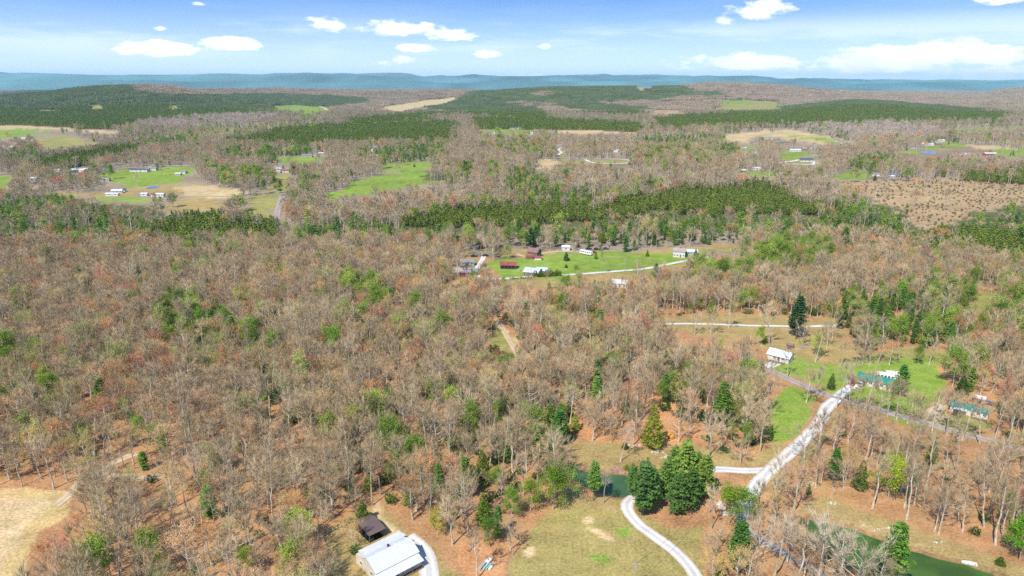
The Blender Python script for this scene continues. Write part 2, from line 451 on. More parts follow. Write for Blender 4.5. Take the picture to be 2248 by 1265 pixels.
P(None, F_MIXED, 760, 330, 820, 318, 960, 312, 1000, 330, 960, 350, 850, 345, 780, 348)
P(None, F_MIXED, 640, 395, 680, 385, 700, 430, 660, 445)
P(None, F_MIXED, 300, 300, 420, 292, 480, 300, 400, 318, 300, 318)
P(None, F_MIXED, 0, 330, 60, 326, 130, 332, 60, 350, 0, 352)
P(None, F_MIXED, 1380, 300, 1480, 288, 1560, 300, 1520, 320, 1420, 318)
P(None, F_MIXED, 1560, 300, 1640, 312, 1620, 345, 1570, 335)
P(None, F_MIXED, 1860, 340, 1960, 330, 2000, 350, 1930, 366, 1870, 362)
P(None, F_GREENMIX, 1050, 300, 1200, 300, 1220, 330, 1100, 340)
P(None, F_GREENMIX, 1380, 320, 1560, 318, 1560, 360, 1400, 350)
P(None, F_LEAFY, 480, 372, 560, 368, 600, 380, 540, 392, 490, 390)
# mid homestead strip
P(C_GREEN, F_NONE, 1060, 584, 1090, 562, 1110, 548, 1160, 552, 1230, 553, 1300, 550, 1380, 551, 1500, 545, 1560, 541, 1600, 537, 1650, 541, 1640, 552, 1560, 556, 1530, 560, 1510, 574, 1470, 584, 1430, 594, 1330, 600, 1250, 606, 1230, 611, 1100, 613, 1085, 598)
P(C_DRY, F_NONE, 1380, 551, 1500, 545, 1600, 536, 1650, 540, 1640, 550, 1560, 552, 1480, 556)
P(C_DRY, F_NONE, 1085, 556, 1110, 548, 1200, 552, 1230, 556, 1180, 564, 1110, 566)
P(C_DRY, F_NONE, 1105, 612, 1240, 609, 1260, 613, 1230, 628, 1110, 626)
P(C_DRY, F_THIN, 1250, 607, 1330, 603, 1440, 594, 1480, 584, 1480, 592, 1400, 606, 1300, 622, 1240, 625)
P(C_GREEN, F_NONE, 1030, 572, 1060, 568, 1056, 590, 1036, 590)
P(C_DRY, F_THIN, 1000, 556, 1060, 552, 1060, 566, 1010, 566)
P(None, F_LEAFY, 1430, 606, 1500, 580, 1560, 562, 1650, 556, 1700, 540, 1800, 535, 1850, 552, 1800, 580, 1700, 596, 1600, 614, 1520, 612)
P(None, F_LEAFY, 1200, 642, 1240, 620, 1300, 615, 1310, 632, 1250, 648)
P(None, F_UNDER, 860, 560, 960, 540, 1000, 560, 930, 600)
P(None, F_GREENMIX, 690, 650, 710, 600, 800, 590, 870, 640, 850, 700, 760, 715)
P(None, F_GREENMIX, 280, 660, 440, 640, 620, 760, 560, 800, 380, 780)
P(None, F_GREENMIX, -100, 760, 120, 780, 180, 860, 60, 900, -100, 880)
# right
P(C_LIT, F_MIXED, 1830, 680, 1860, 640, 1930, 625, 2010, 610, 2100, 610, 2195, 640, 2185, 700, 2110, 750, 2020, 780, 1940, 760, 1900, 725)
P(C_DRY, F_NONE, 1450, 690, 1520, 692, 1620, 692, 1690, 694, 1840, 700, 1870, 726, 1850, 745, 1760, 735, 1640, 740, 1560, 735, 1470, 722)
P(C_DRY, F_THIN, 1640, 735, 1760, 735, 1830, 742, 1900, 768, 1830, 790, 1740, 780, 1700, 770, 1660, 762)
P(None, F_LEAFY, 2080, 720, 2120, 650, 2180, 630, 2400, 650, 2400, 740, 2248, 745, 2140, 735)
P(C_OLIVE, F_THIN, 2120, 690, 2150, 640, 2190, 640, 2180, 680)
P(C_GREEN, F_NONE, 1680, 806, 1712, 780, 1745, 778, 1800, 792, 1900, 796, 1980, 786, 2040, 788, 2078, 812, 2080, 850, 2070, 885, 2040, 910, 2010, 930, 1990, 940, 1960, 925, 1900, 882, 1840, 866, 1790, 848, 1740, 828, 1700, 816)
P(C_OLIVE, F_THIN, 1820, 796, 1900, 775, 2000, 768, 2090, 780, 2110, 800, 2078, 812, 2040, 790, 1980, 788, 1900, 798)
P(C_DRY, F_THIN, 1990, 766, 2080, 768, 2070, 780, 2000, 775)
P(C_TAN, F_THIN, 2030, 925, 2045, 890, 2072, 874, 2086, 880, 2078, 905, 2055, 935)
P(C_OLIVE, F_NONE, 2085, 905, 2180, 915, 2180, 940, 2100, 945, 2060, 935)
P(C_OLIVE, F_SPARSE, 1850, 872, 1910, 884, 1990, 905, 2080, 935, 2080, 945, 1960, 912, 1850, 885)
P(C_LIT, F_DECID, 1870, 905, 1980, 925, 2100, 958, 2300, 1010, 2300, 1060, 2100, 1010, 1980, 970, 1880, 950)
P(C_GREEN, F_NONE, 1712, 860, 1722, 845, 1762, 852, 1798, 882, 1786, 908, 1745, 972, 1716, 984, 1698, 975, 1698, 925)
P(C_DRY, F_NONE, 1700, 975, 1740, 978, 1715, 1000, 1690, 1022, 1610, 1028, 1640, 1005, 1680, 990)
P(C_LIT, F_SPARSE, 1560, 1040, 1700, 1040, 1800, 960, 1850, 890, 1960, 920, 2100, 960, 2400, 1010, 2400, 1260, 2248, 1240, 2050, 1190, 1900, 1170, 1780, 1130, 1700, 1150, 1620, 1130, 1580, 1110)
P(C_DRY, F_SPARSE, 1770, 1000, 1810, 930, 1840, 895, 1870, 905, 1830, 960, 1790, 1010, 1740, 1040)
P(C_DRY, F_THIN, 1760, 1130, 1800, 1090, 1880, 1110, 1960, 1145, 2060, 1180, 2180, 1215, 2260, 1240, 2320, 1290, 2190, 1268, 2050, 1226, 1985, 1208, 1905, 1172)
P(C_ORANGE, F_SPARSE, 1240, 950, 1300, 880, 1420, 860, 1520, 900, 1560, 960, 1500, 1000, 1400, 980, 1320, 990)
P(C_DRY, F_THIN, 1232, 1030, 1240, 985, 1290, 975, 1400, 985, 1480, 975, 1560, 985, 1640, 1000, 1600, 1028, 1480, 1040, 1400, 1046)
P(C_LIT, F_SPARSE, 1555, 1150, 1560, 1050, 1640, 1040, 1620, 1140, 1700, 1200, 1800, 1265, 1800, 1500, 1560, 1500, 1545, 1300, 1540, 1200)
P(C_LIT, F_DECID, 1640, 1180, 1700, 1190, 1770, 1190, 1830, 1222, 1880, 1262, 1930, 1330, 2100, 1440, 2100, 1520, 1700, 1500, 1700, 1260)
# bottom centre field
P(C_MEADOW, F_NONE, 1060, 1500, 1112, 1265, 1130, 1215, 1150, 1168, 1185, 1140, 1240, 1108, 1275, 1070, 1300, 1098, 1375, 1093, 1400, 1132, 1445, 1142, 1520, 1158, 1548, 1152, 1540, 1200, 1548, 1265, 1600, 1500)
P(C_DRY, F_NONE, 1185, 1140, 1240, 1106, 1275, 1068, 1300, 1098, 1375, 1093, 1392, 1128, 1350, 1125, 1290, 1115, 1240, 1128)
P(C_DIRT, F_NONE, 1278, 1142, 1300, 1136, 1320, 1142, 1312, 1150, 1292, 1152)
P(C_DIRT, F_NONE, 1298, 1160, 1330, 1164, 1352, 1178, 1358, 1190, 1340, 1186, 1318, 1172)
P(C_DIRT, F_NONE, 1140, 1215, 1150, 1200, 1165, 1210, 1160, 1235, 1142, 1232)
P(C_GREEN, F_NONE, 1362, 1164, 1385, 1160, 1392, 1175, 1372, 1182)
P(C_GREEN, F_NONE, 1300, 1222, 1345, 1212, 1362, 1228, 1330, 1236)
P(C_LIT, F_NONE, 1395, 1130, 1440, 1120, 1560, 1130, 1550, 1150, 1500, 1162, 1440, 1146)
# house clearing
P(C_DRY, F_THIN, 735, 1160, 790, 1128, 820, 1108, 850, 1112, 905, 1165, 960, 1205, 1000, 1270, 1000, 1500, 700, 1500, 720, 1265, 735, 1210)
P(C_GREEN, F_NONE, 815, 1135, 838, 1126, 850, 1140, 836, 1152)
P(C_DIRT, F_NONE, 812, 1096, 826, 1100, 856, 1135, 888, 1172, 892, 1190, 866, 1184, 848, 1152, 822, 1116)
P(C_ORANGE, F_THIN, 1000, 1190, 1060, 1185, 1110, 1200, 1100, 1300, 1010, 1300)
P(None, F_UNDER, 700, 920, 780, 870, 900, 880, 1000, 850, 1180, 870, 1260, 900, 1240, 1000, 1160, 1080, 1100, 1130, 980, 1110, 900, 1060, 820, 1060, 720, 1000)
P(None, F_UNDER, 1380, 900, 1480, 860, 1620, 850, 1700, 880, 1690, 980, 1600, 1000, 1560, 940)
P(C_LIT, F_SPARSE, 250, 1180, 420, 1100, 560, 1120, 640, 1180, 560, 1300, 260, 1300)
# left bottom dirt
P(C_SAND, F_THIN, -400, 1068, 0, 1072, 60, 1068, 140, 1078, 172, 1082, 150, 1130, 80, 1165, 62, 1225, 50, 1300, -400, 1500)
P(C_DIRT, F_NONE, -400, 1090, 0, 1090, 90, 1096, 120, 1112, 60, 1150, 40, 1200, 0, 1260, -400, 1300)
P(C_TAN, F_NONE, 262, 1040, 330, 1044, 390, 1036, 390, 1041, 330, 1050, 262, 1046)
# mid clearing
P(C_OLIVE, F_NONE, 1058, 742, 1072, 726, 1100, 714, 1110, 735, 1128, 762, 1120, 776, 1076, 762)
P(C_DIRT, F_NONE, 1086, 704, 1096, 706, 1112, 735, 1134, 772, 1124, 778, 1100, 738)


def cell(u, v):
    # beyond the mapped strip the same kind of country goes on
    u = np.where(u < -380, -760 - u, u); u = np.where(u > 2640, 5280 - u, u)
    return (np.clip(((v - MV0) / 2).astype(int), 0, MH - 1), np.clip(((u - MU0) / 2).astype(int), 0, MW - 1))


def box(a, n=1):
    for _ in range(n):
        p = np.pad(a, ((1, 1), (1, 1), (0, 0)), mode='edge')
        a = (p[:-2, 1:-1] + p[2:, 1:-1] + p[1:-1, :-2] + p[1:-1, 2:] + 2 * p[1:-1, 1:-1]) / 6
    return a


def rag(x, y):
    """ragged edges for the land cover: a shift in metres"""
    k = np.clip(np.asarray(y) / 300, 0.5, 6)
    return (x + k * 5 * (vnoise(x, y, 9, 31) - 0.5) + k * 6 * (vnoise(x, y, 25, 32) - .5), y + k * 5 * (vnoise(x, y, 9, 33) - 0.5) + k * 8 * (vnoise(x, y, 25, 34) - .5))


# ------------------------------------------------------------------ materials
MATS = {}


def principled(name, base=(.5, .5, .5), rough=0.8, metallic=0.0, spec=None, build=None):
    if name in MATS: return MATS[name]
    m = D.materials.new(name); m.use_nodes = True
    T = NT(m.node_tree)
    b = m.node_tree.nodes['Principled BSDF']
    b.inputs['Roughness'].default_value = rough
    b.inputs['Metallic'].default_value = metallic
    b.inputs['Specular IOR Level'].default_value = 0.2 if spec is None else spec
    b.inputs['Base Color'].default_value = (*base, 1)
    if build: build(T, b, base)
    MATS[name] = m
    return m


def vary(amount=0.25, scale=3.0, scale2=0.4):
    def f(T, b, base):
        pos = T.node('ShaderNodeNewGeometry').outputs['Position']
        n = T.noise(pos, scale, 4, .6)
        n2 = T.noise(pos, scale2, 2, .5)
        k = T.m('ADD', T.m('MULTIPLY', n, amount * 1.4), T.m('MULTIPLY', n2, amount * .8))
        k = T.m('ADD', k, 1 - amount * 1.1)
        T.l.new(T.vm('MULTIPLY', (*base,), T.node_comb(k) if hasattr(T, 'node_comb') else k), b.inputs['Base Color'])
    return f


def ground_build(T, b, base):
    a = T.node('ShaderNodeAttribute'); a.attribute_name = 'cover'
    pos = T.node('ShaderNodeNewGeometry').outputs['Position']
    n1 = T.noise(pos, 1.3, 5, .7)
    n2 = T.noise(pos, .16, 4, .6)
    n3 = T.noise(pos, .018, 3, .55)
    k = T.m('ADD', T.m('ADD', T.ramp(n1, .32, .68, -.38, .34, False), T.ramp(n2, .3, .7, -.2, .2, False)), T.ramp(n3, .3, .7, -.16, .16, False))  # tone at three scales; the finest also paints in the litter's speckled shadows
    k = T.m('ADD', k, 1.0)
    c = T.vm('MULTIPLY', a.outputs['Color'], k)
    # patches where the ground cover leans to greener or browner
    c = T.mix(T.m('MULTIPLY', T.ramp(T.noise(pos, .07, 5, .65), .5, .66), .55), c, T.vm('MULTIPLY', c, (.80, .98, .74)))
    c = T.mix(T.m('MULTIPLY', T.ramp(T.noise(pos, .11, 5, .7, ), .48, .66), .5), c, T.vm('MULTIPLY', c, (1.16, 1.24, 1.38)))
    # dry straw showing through, in streaks and patches
    mp = T.node('ShaderNodeMapping'); mp.inputs['Scale'].default_value = (.05, .16, .1); mp.inputs['Rotation'].default_value = (0, 0, .7); T.l.new(pos, mp.inputs['Vector'])
    c = T.mix(T.m('MULTIPLY', T.ramp(T.noise(mp.outputs[0], 1.0, 6, .72), .48, .68), .38), c, (.36, .27, .12))
    c = T.mix(T.m('MULTIPLY', T.ramp(T.noise(pos, .55, 5, .75), .56, .70), .30), c, T.vm('MULTIPLY', c, (.55, .55, .55)))  # dark flecks, more small shadows put into the ground colour
    T.l.new(c, b.inputs['Base Color'])
    bp = T.node('ShaderNodeBump'); bp.inputs['Strength'].default_value = .6; bp.inputs['Distance'].default_value = .25
    T.l.new(n1, bp.inputs['Height']); T.l.new(bp.outputs[0], b.inputs['Normal'])


M_GROUND = principled('land_cover', rough=.95, spec=.05, build=ground_build)


def mesh(name, verts, faces, mats, mi=None, smooth=False):
    me = D.meshes.new(name)
    verts = np.asarray(verts, np.float32)
    me.vertices.add(len(verts)); me.vertices.foreach_set('co', verts.ravel())
    if isinstance(faces, np.ndarray):
        n, k = faces.shape
        me.loops.add(n * k); me.loops.foreach_set('vertex_index', faces.astype(np.int32).ravel())
        me.polygons.add(n); me.polygons.foreach_set('loop_start', np.arange(n, dtype=np.int32) * k)
    else:
        lens = np.array([len(f) for f in faces], np.int32)
        me.loops.add(int(lens.sum())); me.loops.foreach_set('vertex_index', np.concatenate([np.asarray(f, np.int32) for f in faces]))
        me.polygons.add(len(faces)); me.polygons.foreach_set('loop_start', np.concatenate([[0], np.cumsum(lens)[:-1]]).astype(np.int32))
    for m in mats: me.materials.append(m)
    if mi is not None: me.polygons.foreach_set('material_index', np.asarray(mi, np.int32))
    me.polygons.foreach_set('use_smooth', np.full(len(me.polygons), smooth))
    me.update(calc_edges=True)
    me.validate()
    return me


def link(name, me, parent=None, **props):
    o = D.objects.new(name, me); COL.objects.link(o)
    if parent: o.parent = parent
    for k, v in props.items(): o[k] = v
    return o


# ------------------------------------------------------------------ terrain
ys = [-90.0]
while ys[-1] < 31000:
    y = ys[-1]
    if y < 110: dyy = 8
    elif y < 2100: dyy = max(0.75, y * y / (FPX * CAM_H) * 3.6)
    elif y < 9000: dyy = 42
    else: dyy = 260
    ys.append(y + dyy)
ys = np.array(ys)
NC = 760
ss = np.linspace(-1.35, 1.35, NC)
YY, SS = np.meshgrid(ys, ss, indexing='ij')
XX = SS * (YY + 125)
ZZ = height(XX, YY)
rx, ry = rag(XX, YY)
U_, V_ = project(rx, np.maximum(ry, 60), ZZ)
ci, cj = cell(U_, V_)
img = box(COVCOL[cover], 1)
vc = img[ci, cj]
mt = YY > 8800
vc[mt] = COVCOL[C_HAZEBLUE] * (.35 + .7 * vnoise(XX, YY, 1700, 91) + .65 * vnoise(XX, YY * .5, 420, 92))[mt][:, None]  # haze blue and the light and dark of the relief painted into the colour
# a muddy rim round the two near ponds
for PW in PONDW:
    mm = (np.abs(XX - PW[:, 0].mean()) < 60) & (np.abs(YY - PW[:, 1].mean()) < 60)
    dd = seg_dist(XX[mm], YY[mm], PW); ins = inpoly(XX[mm], YY[mm], PW)
    k = np.where(ins, 1, np.clip(1.6 - dd / 1.3, 0, 1))[:, None] * .8
    vc[mm] = vc[mm] * (1 - k) + np.array((.20, .115, .06)) * k
NR = len(ys)
idx = np.arange(NR * NC).reshape(NR, NC)
quads = np.stack([idx[:-1, :-1], idx[:-1, 1:], idx[1:, 1:], idx[1:, :-1]], -1).reshape(-1, 4)
uc, vcn = project(rx, np.maximum(ry, 60), ZZ)
fc = cover[ci, cj].reshape(NR, NC)[:-1, :-1].reshape(-1)
yq = YY[:-1, :-1].reshape(-1)
GV = np.stack([XX, YY, ZZ], -1).reshape(-1, 3)
VCOL = np.concatenate([vc.reshape(-1, 3), np.ones((NR * NC, 1))], 1).astype(np.float32)
grp = np.zeros(len(quads), int)
grp[np.isin(fc, [C_GREEN, C_OLIVE, C_MEADOW]) & (yq < 9000)] = 1
grp[np.isin(fc, [C_DRY, C_TAN, C_CLEAR, C_BROWN, C_SAND]) & (yq < 9000)] = 2
grp[(fc == C_DIRT) & (yq < 9000)] = 3
grp[yq > 8800] = 4
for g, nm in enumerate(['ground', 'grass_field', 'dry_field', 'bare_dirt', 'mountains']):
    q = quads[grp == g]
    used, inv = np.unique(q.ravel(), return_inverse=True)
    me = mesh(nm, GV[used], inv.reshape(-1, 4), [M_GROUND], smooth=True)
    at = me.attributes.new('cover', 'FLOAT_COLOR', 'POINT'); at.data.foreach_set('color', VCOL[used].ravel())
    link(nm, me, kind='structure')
# ground at the camera's back, so that the land goes on all round

# ------------------------------------------------------------------ water
def water_build(T, b, base):
    pos = T.node('ShaderNodeNewGeometry').outputs['Position']
    n = T.noise(pos, .09, 3, .5)
    T.l.new(T.mix(T.ramp(n, .35, .65), (*base,), tuple(c * .62 for c in base)), b.inputs['Base Color'])


def poly_mesh(name, pts, z, mat, kind='structure', **kw):
    v = [(x, y, z) for x, y in pts]
    me = mesh(name, v, [list(range(len(v)))], [mat])
    return link(name, me, kind=kind, **kw)


M_WATER = principled('pond_water', (.055, .120, .048), .25, 0, .22, water_build)
M_WATER2 = principled('pond_water_olive', (.060, .125, .022), .25, 0, .22, water_build)
M_WATERB = principled('pond_water_blue', (.06, .20, .42), .15, 0, .5)


def grow_poly(Pw, d):
    c = Pw.mean(0); v = Pw - c
    r = np.linalg.norm(v, axis=1, keepdims=True)
    return c + v * (1 + d / r)


poly_mesh('water', grow_poly(PONDW[0], 2.5), -0.62, M_WATER)
poly_mesh('water', grow_poly(PONDW[1], 2.5), -0.62, M_WATER2)
for pts in ([(321, 413), (330, 410), (347, 409), (348, 411), (335, 413.5), (322, 415)], [(2020, 335), (2040, 333), (2056, 335), (2052, 338.5), (2030, 339), (2020, 337.5)],
            [(1937, 383), (1945, 381), (1972, 382), (1971, 388), (1950, 388)]):
    w = [ground(*p) for p in pts]
    poly_mesh('water', [(a[0], a[1]) for a in w], max(a[2] for a in w) + .15, M_WATERB)

# ------------------------------------------------------------------ roads
def gravel_build(T, b, base):
    pos = T.node('ShaderNodeNewGeometry').outputs['Position']
    a = T.node('ShaderNodeAttribute'); a.attribute_name = 'across'
    w = T.m('ABSOLUTE', a.outputs['Fac'])
    n = T.noise(pos, 2.5, 5, .7); n2 = T.noise(pos, .22, 3, .6)
    k = T.m('ADD', T.ramp(n, .3, .7, .84, 1.12, False), T.ramp(n2, .3, .7, -.14, .1, False))
    # two paler wheel tracks
    tr = T.ramp(T.m('ABSOLUTE', T.m('SUBTRACT', w, .48)), .0, .32, 1.12, .84)
    c = T.vm('MULTIPLY', (*base,), T.m('MULTIPLY', k, tr))
    e = T.ramp(T.m('ADD', w, T.m('MULTIPLY', T.m('SUBTRACT', T.noise(pos, .7, 5, .7), .5), .8)), .80, 1.0)
    c = T.mix(e, c, (.44, .31, .17))
    T.l.new(c, b.inputs['Base Color'])


M_GRAVEL = principled('pale_gravel', (.60, .58, .54), .95, 0, .1, gravel_build)
M_ASPH = principled('weathered_asphalt', (.34, .295, .265), .9, 0, .2, gravel_build)
M_DIRTR = principled('dirt_track', (.52, .40, .26), .95, 0, .1, gravel_build)


def catmull(pts, step):
    pts = np.array(pts, float)
    p = np.vstack([2 * pts[0] - pts[1], pts, 2 * pts[-1] - pts[-2]])
    out = []
    for i in range(1, len(p) - 2):
        n = max(2, int(np.linalg.norm(p[i + 1] - p[i]) / step))
        for t in np.arange(n) / n:
            out.append(.5 * ((2 * p[i]) + (-p[i - 1] + p[i + 1]) * t + (2 * p[i - 1] - 5 * p[i] + 4 * p[i + 1] - p[i + 2]) * t * t + (-p[i - 1] + 3 * p[i] - 3 * p[i + 1] + p[i + 2]) * t ** 3))
    out.append(pts[-1])
    return np.array(out)


ROADS = []


def road(name, pts, width, mat, lift=.06, step=1.5, world_pts=False):
    wp = pts if world_pts else [ground(*p)[:2] for p in pts]
    c = catmull(wp, step)
    ROADS.append((c, width))  # centre line, width
    t = np.gradient(c, axis=0); t /= np.linalg.norm(t, axis=1, keepdims=True) + 1e-9
    nrm = np.stack([-t[:, 1], t[:, 0]], 1)
    K = 6
    V, A = [], []
    for i in range(len(c)):
        wob = 1 + .12 * (vnoise(c[i, 0], c[i, 1], 7, 50) - .5)
        for k in range(K + 1):
            a = -1 + 2 * k / K
            q = c[i] + nrm[i] * a * width / 2 * wob
            V.append((q[0], q[1], 0)); A.append(a)
    V = np.array(V)
    V[:, 2] = height(V[:, 0], V[:, 1]) + lift + .03 * (1 - np.array(A) ** 2)
    n = len(c); ix = np.arange(n * (K + 1)).reshape(n, K + 1)
    q = np.stack([ix[:-1, :-1], ix[:-1, 1:], ix[1:, 1:], ix[1:, :-1]], -1).reshape(-1, 4)
    me = mesh(name, V, q[:, ::-1], [mat], smooth=True)
    at = me.attributes.new('across', 'FLOAT', 'POINT'); at.data.foreach_set('value', np.array(A, np.float32))
    return link(name, me, kind='structure')


road('road', [(1630, 785), (1665, 800), (1700, 817), (1760, 845), (1830, 873), (1900, 891), (1980, 915), (2060, 937), (2150, 962), (2260, 990), (2420, 1032)], 4.3, M_ASPH)
road('driveway', [(1838, 877), (1817, 893), (1800, 925), (1775, 955), (1745, 985), (1716, 1010), (1690, 1035), (1665, 1060), (1648, 1085), (1632, 1112), (1622, 1135)], 4.8, M_GRAVEL, .11)
road('driveway', [(1624, 1130), (1632, 1152), (1652, 1173), (1700, 1202), (1760, 1237), (1815, 1270), (1880, 1315), (1980, 1400)], 3.1, M_ASPH, .09)
road('driveway', [(1690, 1032), (1640, 1034), (1570, 1031), (1500, 1040), (1450, 1052), (1412, 1074), (1384, 1096), (1376, 1110), (1380, 1125), (1402, 1152), (1440, 1180), (1478, 1208), (1508, 1238), (1528, 1268), (1550, 1310), (1580, 1380)], 3.7, M_GRAVEL, .08)
road('road', [(1064, 560), (1058, 572), (1048, 588), (1046, 602), (1066, 611), (1110, 612), (1180, 607), (1240, 604), (1300, 600), (1400, 592), (1440, 586), (1500, 574), (1560, 564)], 3.6, M_GRAVEL, .12, 3)
road('driveway', [(1135, 558), (1150, 563), (1175, 560), (1215, 553), (1260, 552), (1300, 552)], 3.2, M_DIRTR, .12, 3)
road('driveway', [(1430, 712), (1500, 711), (1560, 712), (1640, 715), (1700, 716), (1770, 717), (1835, 715)], 2.6, M_GRAVEL, .08, 2)
road('road', [(-200, 390), (-50, 385), (40, 381), (120, 378), (230, 374), (300, 368), (430, 364), (560, 362), (640, 361), (690, 358), (780, 356), (880, 352), (960, 349), (1060, 347), (1160, 346), (1230, 348), (1300, 350), (1390, 351)], 8, M_ASPH, .4, 12)
road('road', [(621, 425), (617, 440), (610, 462), (608, 480), (616, 498), (632, 518), (660, 540)], 6, M_ASPH, .3, 5)
road('driveway', [(395, 432), (450, 430), (500, 431), (550, 425), (620, 422)], 5, M_DIRTR, .3, 6)
road('driveway', [(1285, 351), (1295, 356), (1310, 359), (1350, 360), (1375, 359), (1384, 356), (1378, 352), (1340, 350)], 6, M_GRAVEL, .4, 8)
road('driveway', [(1224, 341), (1232, 335), (1226, 330), (1230, 325)], 6, M_GRAVEL, .4, 8)
road('driveway', [(1700, 360), (1720, 357), (1750, 353), (1765, 350), (1790, 357), (1780, 362), (1740, 361)], 9, M_GRAVEL, .4, 8)
road('driveway', [(1838, 872), (1850, 862), (1868, 850), (1888, 843)], 4, M_GRAVEL, .09, 2)
road('driveway', [(2035, 928), (2048, 905), (2062, 885)], 4, M_DIRTR, .09, 2)
road('driveway', [(1680, 806), (1700, 796), (1712, 790)], 3, M_GRAVEL, .09, 2)
road('dirt_track', [(893, 1180), (915, 1196), (934, 1220), (942, 1262), (938, 1310)], 5.0, M_GRAVEL, .07, 1.5)
road('dirt_track', [(120, 1112), (150, 1088), (175, 1062), (210, 1036), (262, 1010), (300, 996)], 3.4, M_DIRTR, .07, 1.5)
road('dirt_track', [(215, 1040), (262, 1046), (330, 1048), (400, 1038)], 2.2, M_DIRTR, .06, 1.5)
road('dirt_track', [(1086, 700), (1098, 712), (1112, 738), (1126, 762), (1136, 782)], 2.6, M_DIRTR, .06, 1.5)
road('road', [(695, 232), (712, 238), (718, 244)], 14, M_DIRTR, 1, 20)


def on_road(x, y, pad=1.0):
    r = np.zeros(x.shape, bool)
    for c, w in ROADS:
        lo = c.min(0) - 8; hi = c.max(0) + 8
        m = (x > lo[0]) & (x < hi[0]) & (y > lo[1]) & (y < hi[1])
        if not m.any(): continue
        xs, ysx = x[m], y[m]
        best = np.full(xs.shape, 1e9)
        for s0 in range(0, len(c), 60):
            cc = c[s0:s0 + 60]
            best = np.minimum(best, np.min((xs[:, None] - cc[None, :, 0]) ** 2 + (ysx[:, None] - cc[None, :, 1]) ** 2, 1))
        r[m] |= best < (w / 2 + pad) ** 2
    return r



# ------------------------------------------------------------------ tree materials
def bark_build(T, b, base):
    pos = T.node('ShaderNodeTexCoord').outputs['Object']
    r = T.node('ShaderNodeObjectInfo').outputs['Random']
    n = T.noise(pos, 1.1, 4, .65)
    n2 = T.noise(pos, .25, 2, .5)
    c = T.mix(T.ramp(n, .35, .65), (*base,), tuple(x * .55 for x in base))
    c = T.mix(T.m('MULTIPLY', T.ramp(n2, .5, .65), .6), c, (.46, .43, .37))
    c = T.vm('MULTIPLY', c, T.m('MULTIPLY_ADD', r, .55, .72))
    T.l.new(c, b.inputs['Base Color'])


def tint_attr(T):
    a = T.node('ShaderNodeAttribute'); a.attribute_type = 'INSTANCER'; a.attribute_name = 'tint'
    return a.outputs['Color']


def twig_build(T, b, base):
    pos = T.node('ShaderNodeTexCoord').outputs['Object']
    r = T.node('ShaderNodeObjectInfo').outputs['Random']
    t = tint_attr(T)
    n = T.noise(pos, .9, 3, .6)
    c = T.vm('MULTIPLY', T.mix(.6, (*base,), t), (1.14, 1.08, .98))
    c = T.vm('MULTIPLY', c, T.m('MULTIPLY', T.ramp(n, .3, .7, .7, 1.25, False), T.m('MULTIPLY_ADD', r, .4, .8)))
    T.l.new(c, b.inputs['Base Color'])


def leaf_build(T, b, base):
    pos = T.node('ShaderNodeTexCoord').outputs['Object']
    r = T.node('ShaderNodeObjectInfo').outputs['Random']
    t = tint_attr(T)
    n = T.noise(pos, .55, 3, .6)
    n2 = T.noise(pos, 3.5, 2, .6)
    k = T.m('MULTIPLY', T.ramp(n, .3, .7, .62, 1.35, False), T.ramp(n2, .3, .7, .8, 1.2, False))
    c = T.vm('MULTIPLY', t, T.m('MULTIPLY', k, T.m('MULTIPLY_ADD', r, .4, .8)))
    T.l.new(c, b.inputs['Base Color'])
    # light through the leaves
    b.inputs['Subsurface Weight'].default_value = 0.0
    tr = T.node('ShaderNodeBsdfTranslucent'); T.l.new(T.vm('MULTIPLY', c, (1.1, 1.2, .6)), tr.inputs[0])
    mx = T.node('ShaderNodeMixShader'); mx.inputs[0].default_value = .28
    T.l.new(b.outputs[0], mx.inputs[1]); T.l.new(tr.outputs[0], mx.inputs[2])
    out = [x for x in T.n if x.type == 'OUTPUT_MATERIAL'][0]
    T.l.new(mx.outputs[0], out.inputs[0])


M_BARK = principled('grey_bark', (.53, .47, .37), .95, 0, .05, bark_build)
M_PBARK = principled('pine_bark', (.22, .155, .115), .95, 0, .05, bark_build)
M_TWIG = principled('twigs', (.41, .325, .215), .95, 0, .05, twig_build)
M_LEAF = principled('leaves', (.1, .2, .05), .8, 0, .1, leaf_build)


